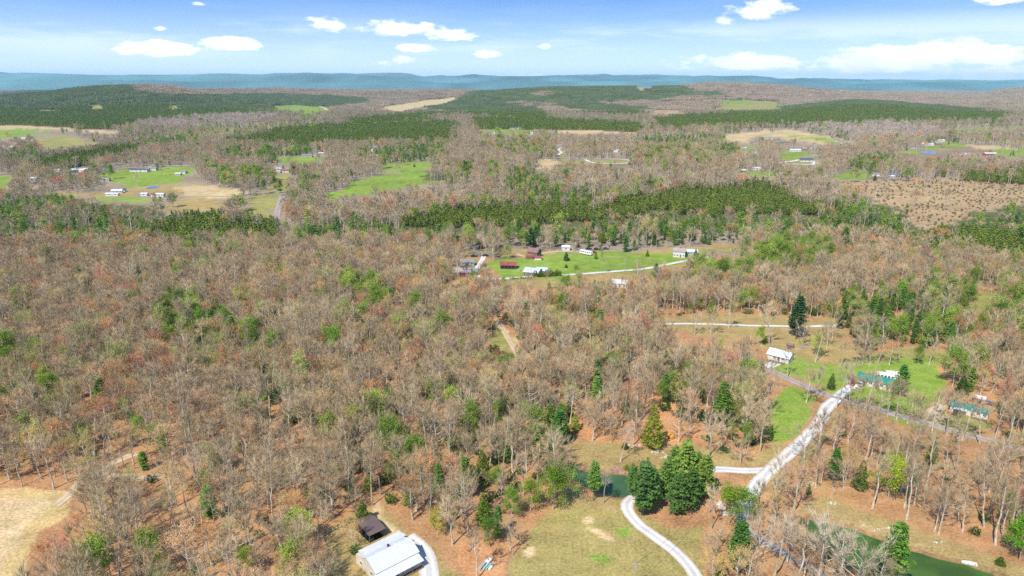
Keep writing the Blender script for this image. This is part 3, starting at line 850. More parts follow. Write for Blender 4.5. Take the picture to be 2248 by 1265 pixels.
# ------------------------------------------------------------------ tree shapes
class Geo:
    def __init__(s): s.v = []; s.f = []; s.m = []; s.n = 0

    def add(s, v, f, m):
        s.v.append(np.asarray(v, np.float32)); s.f += [tuple(i + s.n for i in q) for q in f]; s.m += [m] * len(f); s.n += len(v)

    def tube(s, pts, rad, k, m):
        pts = np.array(pts, float); n = len(pts)
        t = np.gradient(pts, axis=0); t /= np.linalg.norm(t, axis=1, keepdims=True) + 1e-9
        ref = np.array([.3, .9, .1]) if abs(t[0][0]) > .5 else np.array([.95, .1, .2])
        a = np.cross(t, ref); a /= np.linalg.norm(a, axis=1, keepdims=True) + 1e-9
        b = np.cross(t, a)
        ang = np.arange(k) / k * 2 * np.pi
        V = pts[:, None] + (a[:, None] * np.cos(ang)[None, :, None] + b[:, None] * np.sin(ang)[None, :, None]) * np.array(rad)[:, None, None]
        F = [(i * k + j, i * k + (j + 1) % k, (i + 1) * k + (j + 1) % k, (i + 1) * k + j) for i in range(n - 1) for j in range(k)]
        s.add(V.reshape(-1, 3), F, m)

    def blades(s, p0, p1, w, m, rng):
        """slender twigs: one long thin triangle each"""
        p0 = np.asarray(p0); p1 = np.asarray(p1); n = len(p0)
        d = p1 - p0; r = rng.normal(size=(n, 3)); c = np.cross(d, r); c /= np.linalg.norm(c, axis=1, keepdims=True) + 1e-9
        w = np.asarray(w).reshape(-1, 1) * np.ones((n, 1))
        V = np.stack([p0 - c * w / 2, p0 + c * w / 2, p1], 1).reshape(-1, 3)
        i = np.arange(n) * 3
        s.add(V, [(int(a), int(a) + 1, int(a) + 2) for a in i], m)

    def leaves(s, p, size, m, rng, flat=0.0):
        p = np.asarray(p); n = len(p)
        a = rng.normal(size=(n, 3)); b = rng.normal(size=(n, 3))
        a[:, 2] *= (1 - flat); b[:, 2] *= (1 - flat)
        a /= np.linalg.norm(a, axis=1, keepdims=True) + 1e-9
        b -= a * (a * b).sum(1, keepdims=True); b /= np.linalg.norm(b, axis=1, keepdims=True) + 1e-9
        z = (np.asarray(size).reshape(-1, 1) * np.ones((n, 1))) * rng.uniform(.6, 1.4, (n, 1))
        V = np.stack([p - a * z * .5, p + b * z * .45, p + a * z * .5, p - b * z * .45], 1).reshape(-1, 3)
        i = np.arange(n) * 4
        s.add(V, [(int(q), int(q) + 1, int(q) + 2, int(q) + 3) for q in i], m)


def skeleton(seed, h=18, spread=4.2, first=.45, nl=13, up=1.1, detail=2, wob=.6, r0=.2):
    """a deciduous tree: trunk, limbs and the places where twigs grow"""
    g = np.random.default_rng(seed)
    lean = g.normal(0, .05, 2) * h
    k = 7
    zs = np.linspace(0, h * .82, k)
    tr = np.array([[lean[0] * (z / h) + g.normal(0, wob * .25) * (i > 0), lean[1] * (z / h) + g.normal(0, wob * .25) * (i > 0), z] for i, z in enumerate(zs)])
    trr = r0 * (1 - .8 * (zs / h)) + .02
    trr[0] *= 1.35
    limbs = []; tips = []
    for i in range(nl):
        f = first + (1 - first) * ((i + g.random() * .7) / nl) ** .9
        z = f * h * .82
        base = np.array([np.interp(z, zs, tr[:, j]) for j in range(3)])
        a = i * 2.4 + g.normal(0, .4)
        crown = math.sin(max(0.15, min(1, (f - first) / (1 - first) * .75 + .25)) * math.pi * .92) ** .6
        L = spread * (.55 + .6 * g.random()) * (1.05 - .45 * f) * 1.35 * max(crown, .45)
        rise = up * L * (.5 + .7 * g.random())
        end = base + np.array([math.cos(a) * L, math.sin(a) * L, rise])
        end[2] = min(end[2], h)
        mid = base + (end - base) * .5 + np.array([math.cos(a), math.sin(a), -.6]) * L * .10 + g.normal(0, .12, 3) * L * .4
        rr = max(.05, .42 * np.interp(z, zs, trr))
        limbs.append(([base, mid, end], [rr, rr * .65, rr * .25], 1))
        nb = 5 if detail > 1 else 2
        for j in range(nb):
            t = .35 + .65 * (j + g.random()) / nb
            p = base * (1 - t) ** 2 + 2 * mid * t * (1 - t) + end * t * t
            d = g.normal(0, .8, 3); d[2] = abs(d[2]) * .8 + .5; d += (end - base) / L * .7; d /= np.linalg.norm(d)
            l2 = L * (.30 + .35 * g.random())
            e2 = p + d * l2
            limbs.append(([p, (p + e2) / 2 + g.normal(0, .1, 3) * l2, e2], [rr * .42, rr * .30, rr * .14], 2))
            for q in range(4):
                tt = .3 + .7 * g.random(); tips.append(p + (e2 - p) * tt)
        for q in range(4):
            tips.append(mid + (end - mid) * g.random())
    # leader
    top = tr[-1] + np.array([g.normal(0, .3), g.normal(0, .3), h * .18])
    limbs.append(([tr[-1], top], [trr[-1], .02], 1))
    for q in range(8): tips.append(tr[-1] + (top - tr[-1]) * g.random() + g.normal(0, .3, 3))
    return tr, trr, limbs, np.array(tips), g


def deciduous(seed, kind='bare', lod=0, **kw):
    """returns (trunk Geo, crown Geo)"""
    tr, trr, limbs, tips, g = skeleton(seed, detail=2 if lod == 0 else 1, **kw)
    T, C = Geo(), Geo()
    if lod == 0:
        T.tube(tr, trr, 6, 0)
        for pts, rad, lv in limbs: C.tube(pts, rad, 3, 0)
    else:
        T.tube(tr[::3], trr[::3] * 1.15, 4, 0)
        for pts, rad, lv in limbs:
            if lv == 1 or g.random() < .5: C.tube([pts[0], pts[-1]], [rad[0] * 1.3, rad[-1] * 1.6], 3, 0)
    c = tips.mean(0)
    n = {0: 3, 1: 4}[lod]
    if kind == 'leafy': n = 1
    P0 = np.repeat(tips, n, 0)
    o_ = c - np.array([0, 0, 4.5])
    fan = (P0 - o_) / np.linalg.norm(P0 - o_, axis=1, keepdims=True)
    d = g.normal(0, .38, P0.shape) + fan
    d /= np.linalg.norm(d, axis=1, keepdims=True)
    L = g.uniform(1.0, 2.9, (len(P0), 1)) if lod == 0 and kind == 'bare' else g.uniform(.8, 2.3, (len(P0), 1))
    P1 = P0 + d * L
    C.blades(P0, P1, .055 if lod == 0 else .12, 1, g)
    if kind == 'bud':
        m = 4 if lod == 0 else 2
        B = np.repeat(P1, m, 0)[::3 if lod == 0 else 2] + g.normal(0, .35, (len(P1) * m, 3))[::3 if lod == 0 else 2]
        up = B[:, 2] > np.percentile(B[:, 2], 12)
        C.leaves(B[up], .20 if lod == 0 else .38, 2, g)
    if kind == 'leafy':
        m = 10 if lod == 0 else 5
        B = np.repeat(P1, m, 0) + g.normal(0, .62, (len(P1) * m, 3))
        C.leaves(B, .36 if lod == 0 else .72, 2, g, .2)
    return T, C


def pine(seed, h=17, rad=3.6, lod=0, first=.18, bushy=1.0):
    g = np.random.default_rng(seed)
    T, C = Geo(), Geo()
    b = g.normal(0, .25, 2)
    T.tube([[0, 0, 0], [b[0] * .5, b[1] * .5, h * .5], [b[0], b[1], h * .96]], [.26, .17, .03], 6 if lod == 0 else 4, 0)
    nw = int((14 if lod == 0 else 9) * bushy)
    for i in range(nw):
        f = first + (1 - first) * (i + .2) / nw
        z = f * h
        q = (f - first) / (1 - first)
        R = rad * (math.sin(min(1, (q + .22) / .55) * math.pi / 2) if q < .33 else (1 - ((q - .33) / .67) ** 1.25)) * g.uniform(.72, 1.1) + .25
        nb = 6 if lod == 0 else 4
        if g.random() < .06: continue
        for j in range(nb):
            a = j / nb * 2 * math.pi + g.uniform(0, .8) + i
            rr = R * g.uniform(.65, 1.12)
            e = np.array([math.cos(a) * rr, math.sin(a) * rr, z + rr * g.uniform(.0, .16) + g.normal(0, .12)])
            s = np.array([b[0] * f, b[1] * f, z])
            C.tube([s, e], [.05, .02], 3, 0)
            m = (5 if lod == 0 else 2)
            t = (np.arange(m) + .7 + g.uniform(-.2, .2, m)) / m
            t = .28 + .75 * t
            cc = s[None] + (e - s)[None] * t[:, None] + np.array([0, 0, .12])
            k = 11 if lod == 0 else 5
            pts = np.repeat(cc, k, 0) + g.normal(0, 1, (m * k, 3)) * np.array([.40, .40, .10]) * (1 if lod == 0 else 1.4)
            C.leaves(pts, .52 if lod == 0 else 1.05, 1, g, .6)
    top = np.array([b[0], b[1], h * .97]) + g.normal(0, 1, (14, 3)) * np.array([.22, .22, .5])
    C.leaves(top, .42, 1, g)
    return T, C


def cedar(seed, h=9, rad=2.1, lod=0):
    g = np.random.default_rng(seed)
    T, C = Geo(), Geo()
    T.tube([[0, 0, 0], [0, 0, h * .9]], [.16, .03], 5, 0)
    n = 1500 if lod == 0 else 260
    f = 1 - np.sqrt(g.random(n)) * .97
    z = .05 * h + f * h * .95
    a = g.random(n) * 2 * np.pi
    lump = 1 + .20 * np.sin(a * 3 + z * 2.1 + seed) + .16 * np.sin(a * 5 - z * 3.3)
    R = rad * np.minimum(1, (1 - f) ** .72 * 1.12) * np.minimum(1, .55 + f * 5) * lump * np.sqrt(g.uniform(.35, 1.05, n))
    P = np.stack([np.cos(a) * R, np.sin(a) * R, z + R * .12], 1)
    C.leaves(P, .40 if lod == 0 else .95, 1, g)
    return T, C


def young_pine(seed, h=8.5, lod=0):
    g = np.random.default_rng(seed)
    T, C = Geo(), Geo()
    T.tube([[0, 0, 0], [0, 0, h * .9]], [.11, .03], 3, 0)
    n = 190 if lod == 0 else 60
    f = g.random(n) ** .8
    z = h * (.30 + .70 * f)
    a = g.random(n) * 2 * np.pi
    R = 1.65 * np.minimum(1, (1 - f) ** .6) * np.sqrt(g.uniform(.2, 1.1, n)) + .08
    P = np.stack([np.cos(a) * R, np.sin(a) * R, z], 1)
    C.leaves(P, .62 if lod == 0 else 1.15, 1, g, .1)
    return T, C


def bush(seed, h=1.8, rad=1.2):
    g = np.random.default_rng(seed)
    C = Geo()
    for i in range(4):
        C.tube([[0, 0, 0], [g.normal(0, .5), g.normal(0, .5), h * .7]], [.04, .02], 3, 0)
    n = 240
    d = g.normal(0, 1, (n, 3)); d /= np.linalg.norm(d, axis=1, keepdims=True)
    d *= g.uniform(.4, 1, (n, 1)) ** .5
    P = d * np.array([rad, rad, h * .5]) * (1 + .25 * np.sin(d[:, :1] * 5 + seed)) + np.array([0, 0, h * .55])
    C.leaves(P, .34, 1, g)
    return Geo(), C


def far_clump(seed, kind):
    """a stand of trees some 44 m across for the far hills"""
    g = np.random.default_rng(seed)
    C = Geo()
    n = 34 if kind == 'grey' else 60
    for i in range(n):
        x, y = g.uniform(-24, 24, 2)
        if kind == 'grey':
            h = g.uniform(11, 18)
            C.tube([[x, y, -3], [x, y, h * .6]], [.3, .2], 3, 0)
            k = 22
            P0 = np.array([x, y, h * .35]) + g.normal(0, 1, (k, 3)) * np.array([1.7, 1.7, 1.2])
            d = g.normal(0, 1, (k, 3)); d[:, 2] = abs(d[:, 2]) + .7; d /= np.linalg.norm(d, axis=1, keepdims=True)
            C.blades(P0, P0 + d * h * .5, .85, 1, g)
        else:
            h = g.uniform(10, 13.5); r = g.uniform(2.2, 3.0)
            k = 7
            a = np.arange(k) / k * 2 * np.pi + g.random()
            rr = r * g.uniform(.7, 1.2, k)
            z0 = h * g.uniform(.15, .45, k)
            V = np.concatenate([np.stack([x + np.cos(a) * rr, y + np.sin(a) * rr, z0], 1), [[x + g.normal(0, .3), y + g.normal(0, .3), h]]])
            C.add(V, [(j, (j + 1) % k, k) for j in range(k)], 1)
    return Geo(), C


PROTO = {}


def to_mesh(name, geos, mats):
    V = np.concatenate([v for G in geos for v in G.v]); F = []; M = []; off = 0
    for G in geos:
        F += [tuple(i + off for i in f) for f in G.f]; M += G.m; off += G.n
    me = mesh(name, V, F, mats, M)
    return me


def add_proto(key, T, C, mats, tmat):
    trunk = to_mesh(key + '_trunk', [T], [tmat]) if T.n else None
    crown = to_mesh(key + '_crown', [C], mats)
    if T.n:
        TT = Geo(); TT.v = T.v; TT.f = T.f; TT.m = T.m; TT.n = T.n
        whole = to_mesh(key + '_whole', [TT, C], mats)
    else:
        whole = crown
    PROTO.setdefault(key, []).append((trunk, crown, whole))


DEC = [M_BARK, M_TWIG, M_LEAF]
CON = [M_PBARK, M_LEAF]
for i in range(6):
    a = dict(h=[18, 16.5, 19.5, 15, 20, 17][i], spread=[3.7, 4.6, 3.1, 4.9, 3.3, 2.7][i], first=[.45, .38, .52, .3, .55, .5][i], nl=[13, 15, 12, 15, 12, 11][i], r0=[.25, .27, .25, .27, .28, .20][i])
    add_proto('bare', *deciduous(11 + i, 'bare', 0, **a), DEC, M_BARK)
    if i < 4:
        add_proto('bare_far', *deciduous(31 + i, 'bare', 1, **a), DEC, M_BARK)
        a2 = dict(a); a2['h'] *= .9; a2['first'] = .36
        add_proto('bud', *deciduous(51 + i, 'bud', 0, **a2), DEC, M_BARK)
        add_proto('bud_far', *deciduous(71 + i, 'bud', 1, **a2), DEC, M_BARK)
        a3 = dict(h=[15, 17, 13, 16][i], spread=[3.2, 3.0, 3.6, 2.6][i], first=.28, nl=13, r0=.18)
        add_proto('leafy', *deciduous(91 + i, 'leafy', 0, **a3), DEC, M_BARK)
        add_proto('leafy_far', *deciduous(111 + i, 'leafy', 1, **a3), DEC, M_BARK)
for i in range(4):
    add_proto('pine', *pine(131 + i, [17, 15, 19, 14][i], [3.4, 3.9, 3.3, 3.0][i], 0, [.15, .12, .3, .1][i]), CON, M_PBARK)
    add_proto('pine_far', *pine(141 + i, [17, 15, 19, 14][i], [3.6, 4.0, 3.4, 3.2][i], 1, [.3, .15, .4, .2][i]), CON, M_PBARK)
for i in range(3):
    add_proto('cedar', *cedar(151 + i, [9, 11, 7.5][i], [2.1, 2.3, 2.0][i]), CON, M_PBARK)
    add_proto('cedar_far', *cedar(161 + i, [9, 11, 7.5][i], [2.1, 2.4, 2.1][i], 1), CON, M_PBARK)
    add_proto('young', *young_pine(171 + i, [8.5, 9.3, 7.8][i]), CON, M_PBARK)
    add_proto('young_far', *young_pine(181 + i, [9, 10, 8.2][i], 1), CON, M_PBARK)
    add_proto('bush', *bush(191 + i, [1.8, 2.4, 1.4][i], [1.2, 1.3, 1.4][i]), CON, M_PBARK)
    add_proto('clump_grey', *far_clump(201 + i, 'grey'), DEC, M_BARK)
    add_proto('clump_pine', *far_clump(211 + i, 'pine'), CON, M_PBARK)


# ------------------------------------------------------------------ buildings
def noisy(amount=.25, scale=2.0):
    def f(T, b, base):
        pos = T.node('ShaderNodeTexCoord').outputs['Object']
        n = T.noise(pos, scale, 4, .65); n2 = T.noise(pos, scale * .2, 2, .5)
        k = T.m('ADD', T.ramp(n, .3, .7, 1 - amount, 1 + amount * .5, False), T.ramp(n2, .3, .7, -amount * .4, amount * .3, False))
        T.l.new(T.vm('MULTIPLY', (*base,), k), b.inputs['Base Color'])
    return f


def paint(name, col, rough=.6, metallic=0., amount=.18, scale=1.2, spec=.3):
    return principled(name, col, rough, metallic, spec, noisy(amount, scale))


WHITE = paint('white_siding', (.60, .585, .55))
CREAM = paint('cream_siding', (.55, .50, .42))
GREYW = paint('grey_siding', (.36, .36, .35))
TANW = paint('tan_siding', (.42, .34, .25))
WOOD = paint('weathered_wood', (.20, .13, .085), .85, 0, .35)
BRICK = paint('red_brick', (.30, .13, .09), .9, 0, .3)
DARKW = paint('dark_shade_paint', (.02, .02, .02), .9)  # near black, paints the shade inside open fronts
METALR = paint('pale_metal_roof', (.58, .60, .62), .42, .0, .10, .8, .6)
METALB = paint('light_blue_metal_roof', (.50, .60, .66), .42, .0, .12, .8, .6)
BLUEW = paint('blue_white_metal_roof', (.62, .74, .78), .42, .0, .12, .8, .6)
GREENR = paint('green_metal_roof', (.012, .20, .165), .45, .0, .15, .8, .5)
BROWNR = paint('brown_metal_roof', (.135, .095, .085), .5, .0, .15, .8, .4)
REDR = paint('faded_red_roof', (.28, .08, .065), .55, .0, .35, .8, .3)
RUSTR = paint('rust_brown_shingle_roof', (.24, .14, .125), .85, 0, .3, 1.5)
GREYR = paint('grey_shingle_roof', (.23, .225, .235), .85, 0, .25, 1.5)
DARKR = paint('charcoal_shingle_roof', (.085, .095, .14), .8, 0, .2, 1.5)
TANR = paint('tan_shingle_roof', (.34, .29, .25), .85, 0, .25, 1.5)
WHITER = paint('white_metal_roof', (.60, .60, .59), .5, 0, .2, .8, .6)
GLASS = principled('window_glass', (.03, .04, .05), .08, 0, .6)
TRIM = paint('white_trim', (.74, .73, .70))
DTRIM = paint('dark_trim', (.05, .07, .09))
REDP = paint('red_paint', (.42, .035, .03), .3, 0, .1, 1, .5)
WHITEP = paint('white_paint', (.74, .74, .73), .3, 0, .08, 1, .5)
DARKP = paint('dark_paint', (.03, .035, .045), .3, 0, .1, 1, .5)
BLUEP = paint('blue_paint', (.05, .09, .20), .3, 0, .1, 1, .5)
SILVP = paint('silver_paint', (.42, .43, .44), .3, .3, .1, 1, .5)
YELP = paint('yellow_paint', (.72, .36, .02), .4, 0, .2, 1, .4)
TYRE = principled('rubber', (.02, .02, .02), .85)
POLEW = paint('grey_pole_wood', (.40, .36, .31), .9, 0, .25, 2)
CONC = paint('pale_concrete', (.55, .52, .47), .9, 0, .15)


class Box:
    def __init__(s): s.v = []; s.f = []

    def box(s, x0, x1, y0, y1, z0, z1):
        n = len(s.v)
        s.v += [(x, y, z) for z in (z0, z1) for (x, y) in ((x0, y0), (x1, y0), (x1, y1), (x0, y1))]
        s.f += [tuple(n + i for i in q) for q in ((3, 2, 1, 0), (4, 5, 6, 7), (0, 1, 5, 4), (1, 2, 6, 5), (2, 3, 7, 6), (3, 0, 4, 7))]
        return s

    def extr(s, prof, x0, x1):
        """closed profile of (y, z) points run from x0 to x1"""
        n = len(s.v); k = len(prof)
        s.v += [(x0, y, z) for y, z in prof] + [(x1, y, z) for y, z in prof]
        s.f += [tuple(n + i for i in range(k))[::-1], tuple(n + k + i for i in range(k))]
        s.f += [(n + i, n + (i + 1) % k, n + k + (i + 1) % k, n + k + i) for i in range(k)]
        return s

    def cyl(s, c, axis, r, h, k=10, r2=None):
        n = len(s.v); r2 = r if r2 is None else r2
        for t, rr in ((0, r), (1, r2)):
            for i in range(k):
                a = 2 * math.pi * i / k; p, q = math.cos(a) * rr, math.sin(a) * rr
                if axis == 'z': s.v.append((c[0] + p, c[1] + q, c[2] + h * t))
                elif axis == 'y': s.v.append((c[0] + p, c[1] + h * t, c[2] + q))
                else: s.v.append((c[0] + h * t, c[1] + p, c[2] + q))
        s.f += [tuple(n + i for i in range(k))[::-1], tuple(n + k + i for i in range(k))]
        s.f += [(n + i, n + (i + 1) % k, n + k + (i + 1) % k, n + k + i) for i in range(k)]
        return s

    def out(s, name, mat, parent=None, **kw):
        me = D.meshes.new(name); me.from_pydata(s.v, [], s.f); me.materials.append(mat)
        me.update(); me.validate()
        import bmesh
        bm = bmesh.new(); bm.from_mesh(me); bmesh.ops.recalc_face_normals(bm, faces=bm.faces); bm.to_mesh(me); bm.free()
        return link(name, me, parent, **kw)


BUILD_CLEAR = []      # (x, y, radius) kept free of trees
ROOFS = []


def root(name, u, v, yaw, label, cat, group=None, world=None, clear=None):
    x, y, z = world if world else ground(u, v)
    o = D.objects.new(name, None); COL.objects.link(o)
    o.empty_display_size = .5
    o.location = (x, y, z); o.rotation_euler = (0, 0, math.radians(yaw))
    o['label'] = label; o['category'] = cat
    if group: o['group'] = group
    if clear: BUILD_CLEAR.append((x, y, clear)); ROOFS.append((name, clear * 1.15, 0, x, y, z, 4.5 if clear > 3.5 else 2.2))
    return o



def window(parent, x, y, z, w, h, face, frame=None):
    """face: '-y' '+y' '-x' '+x' of the wall it sits on; w across, h high; a frame with its pane"""
    fr = Box(); t = .09; d = .06
    pn = Box()
    sgn = -1 if face[0] == '-' else 1
    def put(B, a0, a1, z0, z1, dep):
        if face[1] == 'y': B.box(x + a0, x + a1, min(y, y + sgn * dep), max(y, y + sgn * dep), z + z0, z + z1)
        else: B.box(min(x, x + sgn * dep), max(x, x + sgn * dep), y + a0, y + a1, z + z0, z + z1)
    put(fr, -w / 2, w / 2, 0, t, d); put(fr, -w / 2, w / 2, h - t, h, d)
    put(fr, -w / 2, -w / 2 + t, t, h - t, d); put(fr, w / 2 - t, w / 2, t, h - t, d); put(fr, -.03, .03, t, h - t, d)
    put(pn, -w / 2 + t, w / 2 - t, t, h - t, .025)
    f = fr.out('window', frame or TRIM, parent)
    pn.out('pane', GLASS, f)


def door(parent, x, y, w, h, face, mat=None):
    sgn = -1 if face[0] == '-' else 1
    B = Box(); H = Box()
    if face[1] == 'y':
        B.box(x - w / 2, x + w / 2, min(y, y + sgn * .05), max(y, y + sgn * .05), .15, h); H.box(x + w * .3, x + w * .36, min(y + sgn * .05, y + sgn * .1), max(y + sgn * .05, y + sgn * .1), 1.0, 1.1)
    else:
        B.box(min(x, x + sgn * .05), max(x, x + sgn * .05), y - w / 2, y + w / 2, .15, h); H.box(min(x + sgn * .05, x + sgn * .1), max(x + sgn * .05, x + sgn * .1), y + w * .3, y + w * .36, 1.0, 1.1)
    d = B.out('door', mat or BROWNR, parent)
    H.out('handle', SILVP, d)


def gable(o, L, Dp, wh, rise, roofm, wallm, over=.4, seams=0, ridge_y=0.0, base=0.0):
    """walls with gable ends and a two-sided roof; the ridge runs along local x"""
    y0, y1 = -Dp / 2, Dp / 2
    B = Box().extr([(y0, -.6), (y1, -.6), (y1, wh), (ridge_y, wh + rise - .02), (y0, wh)], -L / 2, L / 2)
    B.out('wall', wallm, o)
    t = .10
    s0 = rise / (ridge_y - y0); s1 = rise / (y1 - ridge_y)
    prof = [(y0 - over, wh - over * s0), (ridge_y, wh + rise), (y1 + over, wh - over * s1), (y1 + over, wh - over * s1 + t), (ridge_y, wh + rise + t), (y0 - over, wh - over * s0 + t)]
    R = Box().extr(prof, -L / 2 - over, L / 2 + over)
    if seams:
        n = int((L + 2 * over) / seams)
        for i in range(n + 1):
            xx = -L / 2 - over + i * (L + 2 * over) / n
            for (ya, yb, s) in ((y0 - over, ridge_y, s0), (y1 + over, ridge_y, -s1)):
                za = wh - over * abs(s) + t
                R.extr([(ya, za), (yb, wh + rise + t), (yb, wh + rise + t + .05), (ya, za + .05)], xx - .03, xx + .03)
        R.extr([(ridge_y - .15, wh + rise + t * .8), (ridge_y, wh + rise + t + .07), (ridge_y + .15, wh + rise + t * .8)], -L / 2 - over, L / 2 + over)
    return R.out('roof', roofm, o)


def simple_house(u, v, L, Dp, roofm, wallm, yaw, label, name='house', cat='house', wh=2.7, rise=1.5, seams=0, wins=3, chimney=False, group=None, clear=None, porch=False, doors=True):
    o = root(name, u, v, yaw, label, cat, group, clear=(clear if clear is not None else max(L, Dp) * .62 + 2))
    r = gable(o, L, Dp, wh, rise, roofm, wallm, seams=seams)
    # the long side that looks towards the camera is local -y
    for i in range(wins):
        xx = -L / 2 + L * (i + .5) / wins
        if doors and i == wins // 2 and wins > 1: door(o, xx, -Dp / 2, .95, 2.1, '-y')
        else: window(o, xx, -Dp / 2, 1.0, min(1.3, L / wins * .6), 1.1, '-y')
    if wins: window(o, L / 2, 0, 1.0, 1.1, 1.1, '+x'); window(o, -L / 2, 0, 1.0, 1.1, 1.1, '-x')
    if chimney: Box().box(L * .2, L * .2 + .7, .3, 1.0, wh + rise * .4, wh + rise + .9).out('chimney', BRICK, r)
    if porch:
        pr = Box().extr([(-Dp / 2 - 2.4, wh - .75), (-Dp / 2 - .42, wh - .25), (-Dp / 2 - .42, wh - .17), (-Dp / 2 - 2.4, wh - .67)], -L * .3, L * .3).out('porch_roof', roofm, o)
        for k in range(4): xx = -L * .28 + k * L * .56 / 3; Box().box(xx - .06, xx + .06, -Dp / 2 - 2.3, -Dp / 2 - 2.18, -.3, wh - .7).out('post', TRIM, o)
        Box().box(-L * .3, L * .3, -Dp / 2 - 2.4, -Dp / 2 - .01, -.3, .2).out('porch_floor', WOOD, o)
    return o


# the house with the pale metal roof at the bottom of the picture
o = root('house', 856, 1240, 221, 'large house with a stepped pale grey metal roof, below the brown roofed shed', 'house', clear=10.5)
L = 12.5
Box().extr([(-6.2, -.5), (5.6, -.5), (5.6, 2.2), (3.4, 2.85), (0, 4.85), (-2.8, 3.5), (-6.2, 2.6)], -L / 2 + .3, L / 2 - .3).out('wall', CREAM, o)
def slab(B, ya, za, yb, zb, x0, x1, t=.11, seam=.6):
    B.extr([(ya, za), (yb, zb), (yb, zb + t), (ya, za + t)], x0, x1)
    n = int((x1 - x0) / seam)
    for i in range(n + 1):
        xx = x0 + .03 + i * (x1 - x0 - .06) / n
        B.extr([(ya, za + t), (yb, zb + t), (yb, zb + t + .045), (ya, za + t + .045)], xx - .025, xx + .025)
B = Box(); slab(B, 0, 5.0, 4.1, 2.95, -L / 2, L / 2)
B.out('roof', METALR, o)
B = Box(); slab(B, -2.9, 3.62, 0, 5.0, -L / 2 + .5, L / 2); rr = B.out('roof', METALR, o)
B = Box(); slab(B, -6.6, 2.72, -2.9, 3.60, -L / 2 - .6, L / 2 - 1.2); B.out('roof', METALR, o)
B = Box(); slab(B, 3.9, 2.72, 6.6, 2.12, -L / 2 + .4, L / 2 + .2); pr = B.out('porch_roof', METALR, o)
for k in range(5):
    xx = -L / 2 + .7 + k * (L - 1.2) / 4
    Box().box(xx - .07, xx + .07, 6.25, 6.4, -.3, 2.1).out('post', WOOD, o)
Box().box(-L / 2 + .4, L / 2, 5.62, 6.6, -.3, .15).out('porch_floor', WOOD, o)
Box().box(-.45, .0, -.9, -.45, 4.5, 5.5).out('chimney', DARKP, rr)
for xx in (-4, -1.5, 4): window(o, xx, 5.6, .9, 1.2, 1.1, '+y')
door(o, 1.3, 5.6, 1.0, 2.05, '+y')
for yy in (-3.5, 1.5): window(o, L / 2 - .3, yy, 1.0, 1.2, 1.1, '+x'); window(o, -L / 2 + .3, yy, 1.0, 1.2, 1.1, '-x')
window(o, 0, -6.2, 1.0, 1.6, 1.1, '-y')

# the open-fronted shed behind it
o = root('shed', 812, 1170, 221, 'brown metal roofed pole shed, open at its dark front, above the pale roofed house', 'shed', clear=5)
Box().extr([(-4.2, -.3), (-4.05, -.3), (-4.05, 2.3), (-1.0, 3.15), (1.0, 3.15), (3.9, 2.5), (3.9, 2.4), (1.0, 3.0), (-1.0, 3.0), (-4.2, 2.2)], -2.2, 2.2)
Box().box(-2.2, 2.2, -4.0, -3.9, -.3, 2.45).out('wall', TANW, o)
Box().box(-2.2, -2.1, -3.9, 3.6, -.3, 2.4).out('wall', TANW, o)
B = Box(); slab(B, -4.4, 2.45, -1.2, 3.25, -2.5, 2.5); B.out('roof', BROWNR, o)
B = Box(); slab(B, -1.2, 3.25, 4.3, 2.5, -2.5, 2.5); B.out('roof', BROWNR, o)
for xx in (-2.15, 2.15):
    for yy in (-.4, 3.8): Box().box(xx - .07, xx + .07, yy - .07, yy + .07, -.3, 2.5).out('post', WOOD, o)
Box().box(-2.0, 2.1, -3.8, 3.7, -.2, .02).out('shed_floor', DARKW, o)  # floor coloured near black to paint the shade under the roof
Box().box(-1.6, 1.6, -3.4, -1.0, .02, 1.5).out('dark_block', DARKW, o)  # near black block, its colour carries the shade deeper inside

# the blue-white house above the paved road
o = root('house', 1713, 789, -41, 'small house with a blue white metal roof, beside the end of the paved road', 'house', clear=6)
gable(o, 9, 6.4, 2.6, 1.6, BLUEW, WHITE, over=.5, seams=.7)
B = Box()
B.extr([(-3.75, 2.34), (0, 4.2), (0, 4.0), (-3.75, 2.12)], 5.01, 5.10); B.extr([(3.75, 2.34), (0, 4.2), (0, 4.0), (3.75, 2.12)], 5.01, 5.10)
B.out('gable_trim', DTRIM, o)
door(o, 4.5, 1.2, .95, 2.1, '+x', DTRIM); window(o, 4.5, -1.6, 1.0, 1.0, 1.1, '+x'); window(o, -1.5, -3.2, 1.0, 1.2, 1.1, '-y'); window(o, 2, -3.2, 1.0, 1.2, 1.1, '-y'); door(o, .3, -3.2, .95, 2.1, '-y')
Box().box(-3.0, 3.2, -5.6, -3.22, -.2, .35).out('deck', WOOD, o)
for k in range(6): Box().box(-2.9 + k * 1.2, -2.8 + k * 1.2, -5.55, -5.45, .35, 1.2).out('rail_post', TRIM, o)
Box().box(-2.95, 3.15, -5.56, -5.44, 1.2, 1.28).out('handrail', TRIM, o)
o = root('concrete_walk', 1706, 802, 38, 'pale concrete walk bending towards the paved road below the blue white roof', 'walkway')
Box().box(-3.5, 3.5, -.7, .7, -.1, .14).out('slab', CONC, o); Box().box(2.0, 3.5, .7, 3.6, -.1, .145).out('slab', CONC, o)
o = root('shed', 1734, 765, -38, 'little rusty brown shed with one dark open side, uphill of the blue white house', 'shed', clear=3)
gable(o, 2.8, 2.6, 2.0, .5, RUSTR, WOOD, over=.25); Box().box(-.9, .9, -1.36, -1.31, 0, 1.8).out('opening_shade', DARKW, o)  # dark sheet on the wall paints the shade of the open side

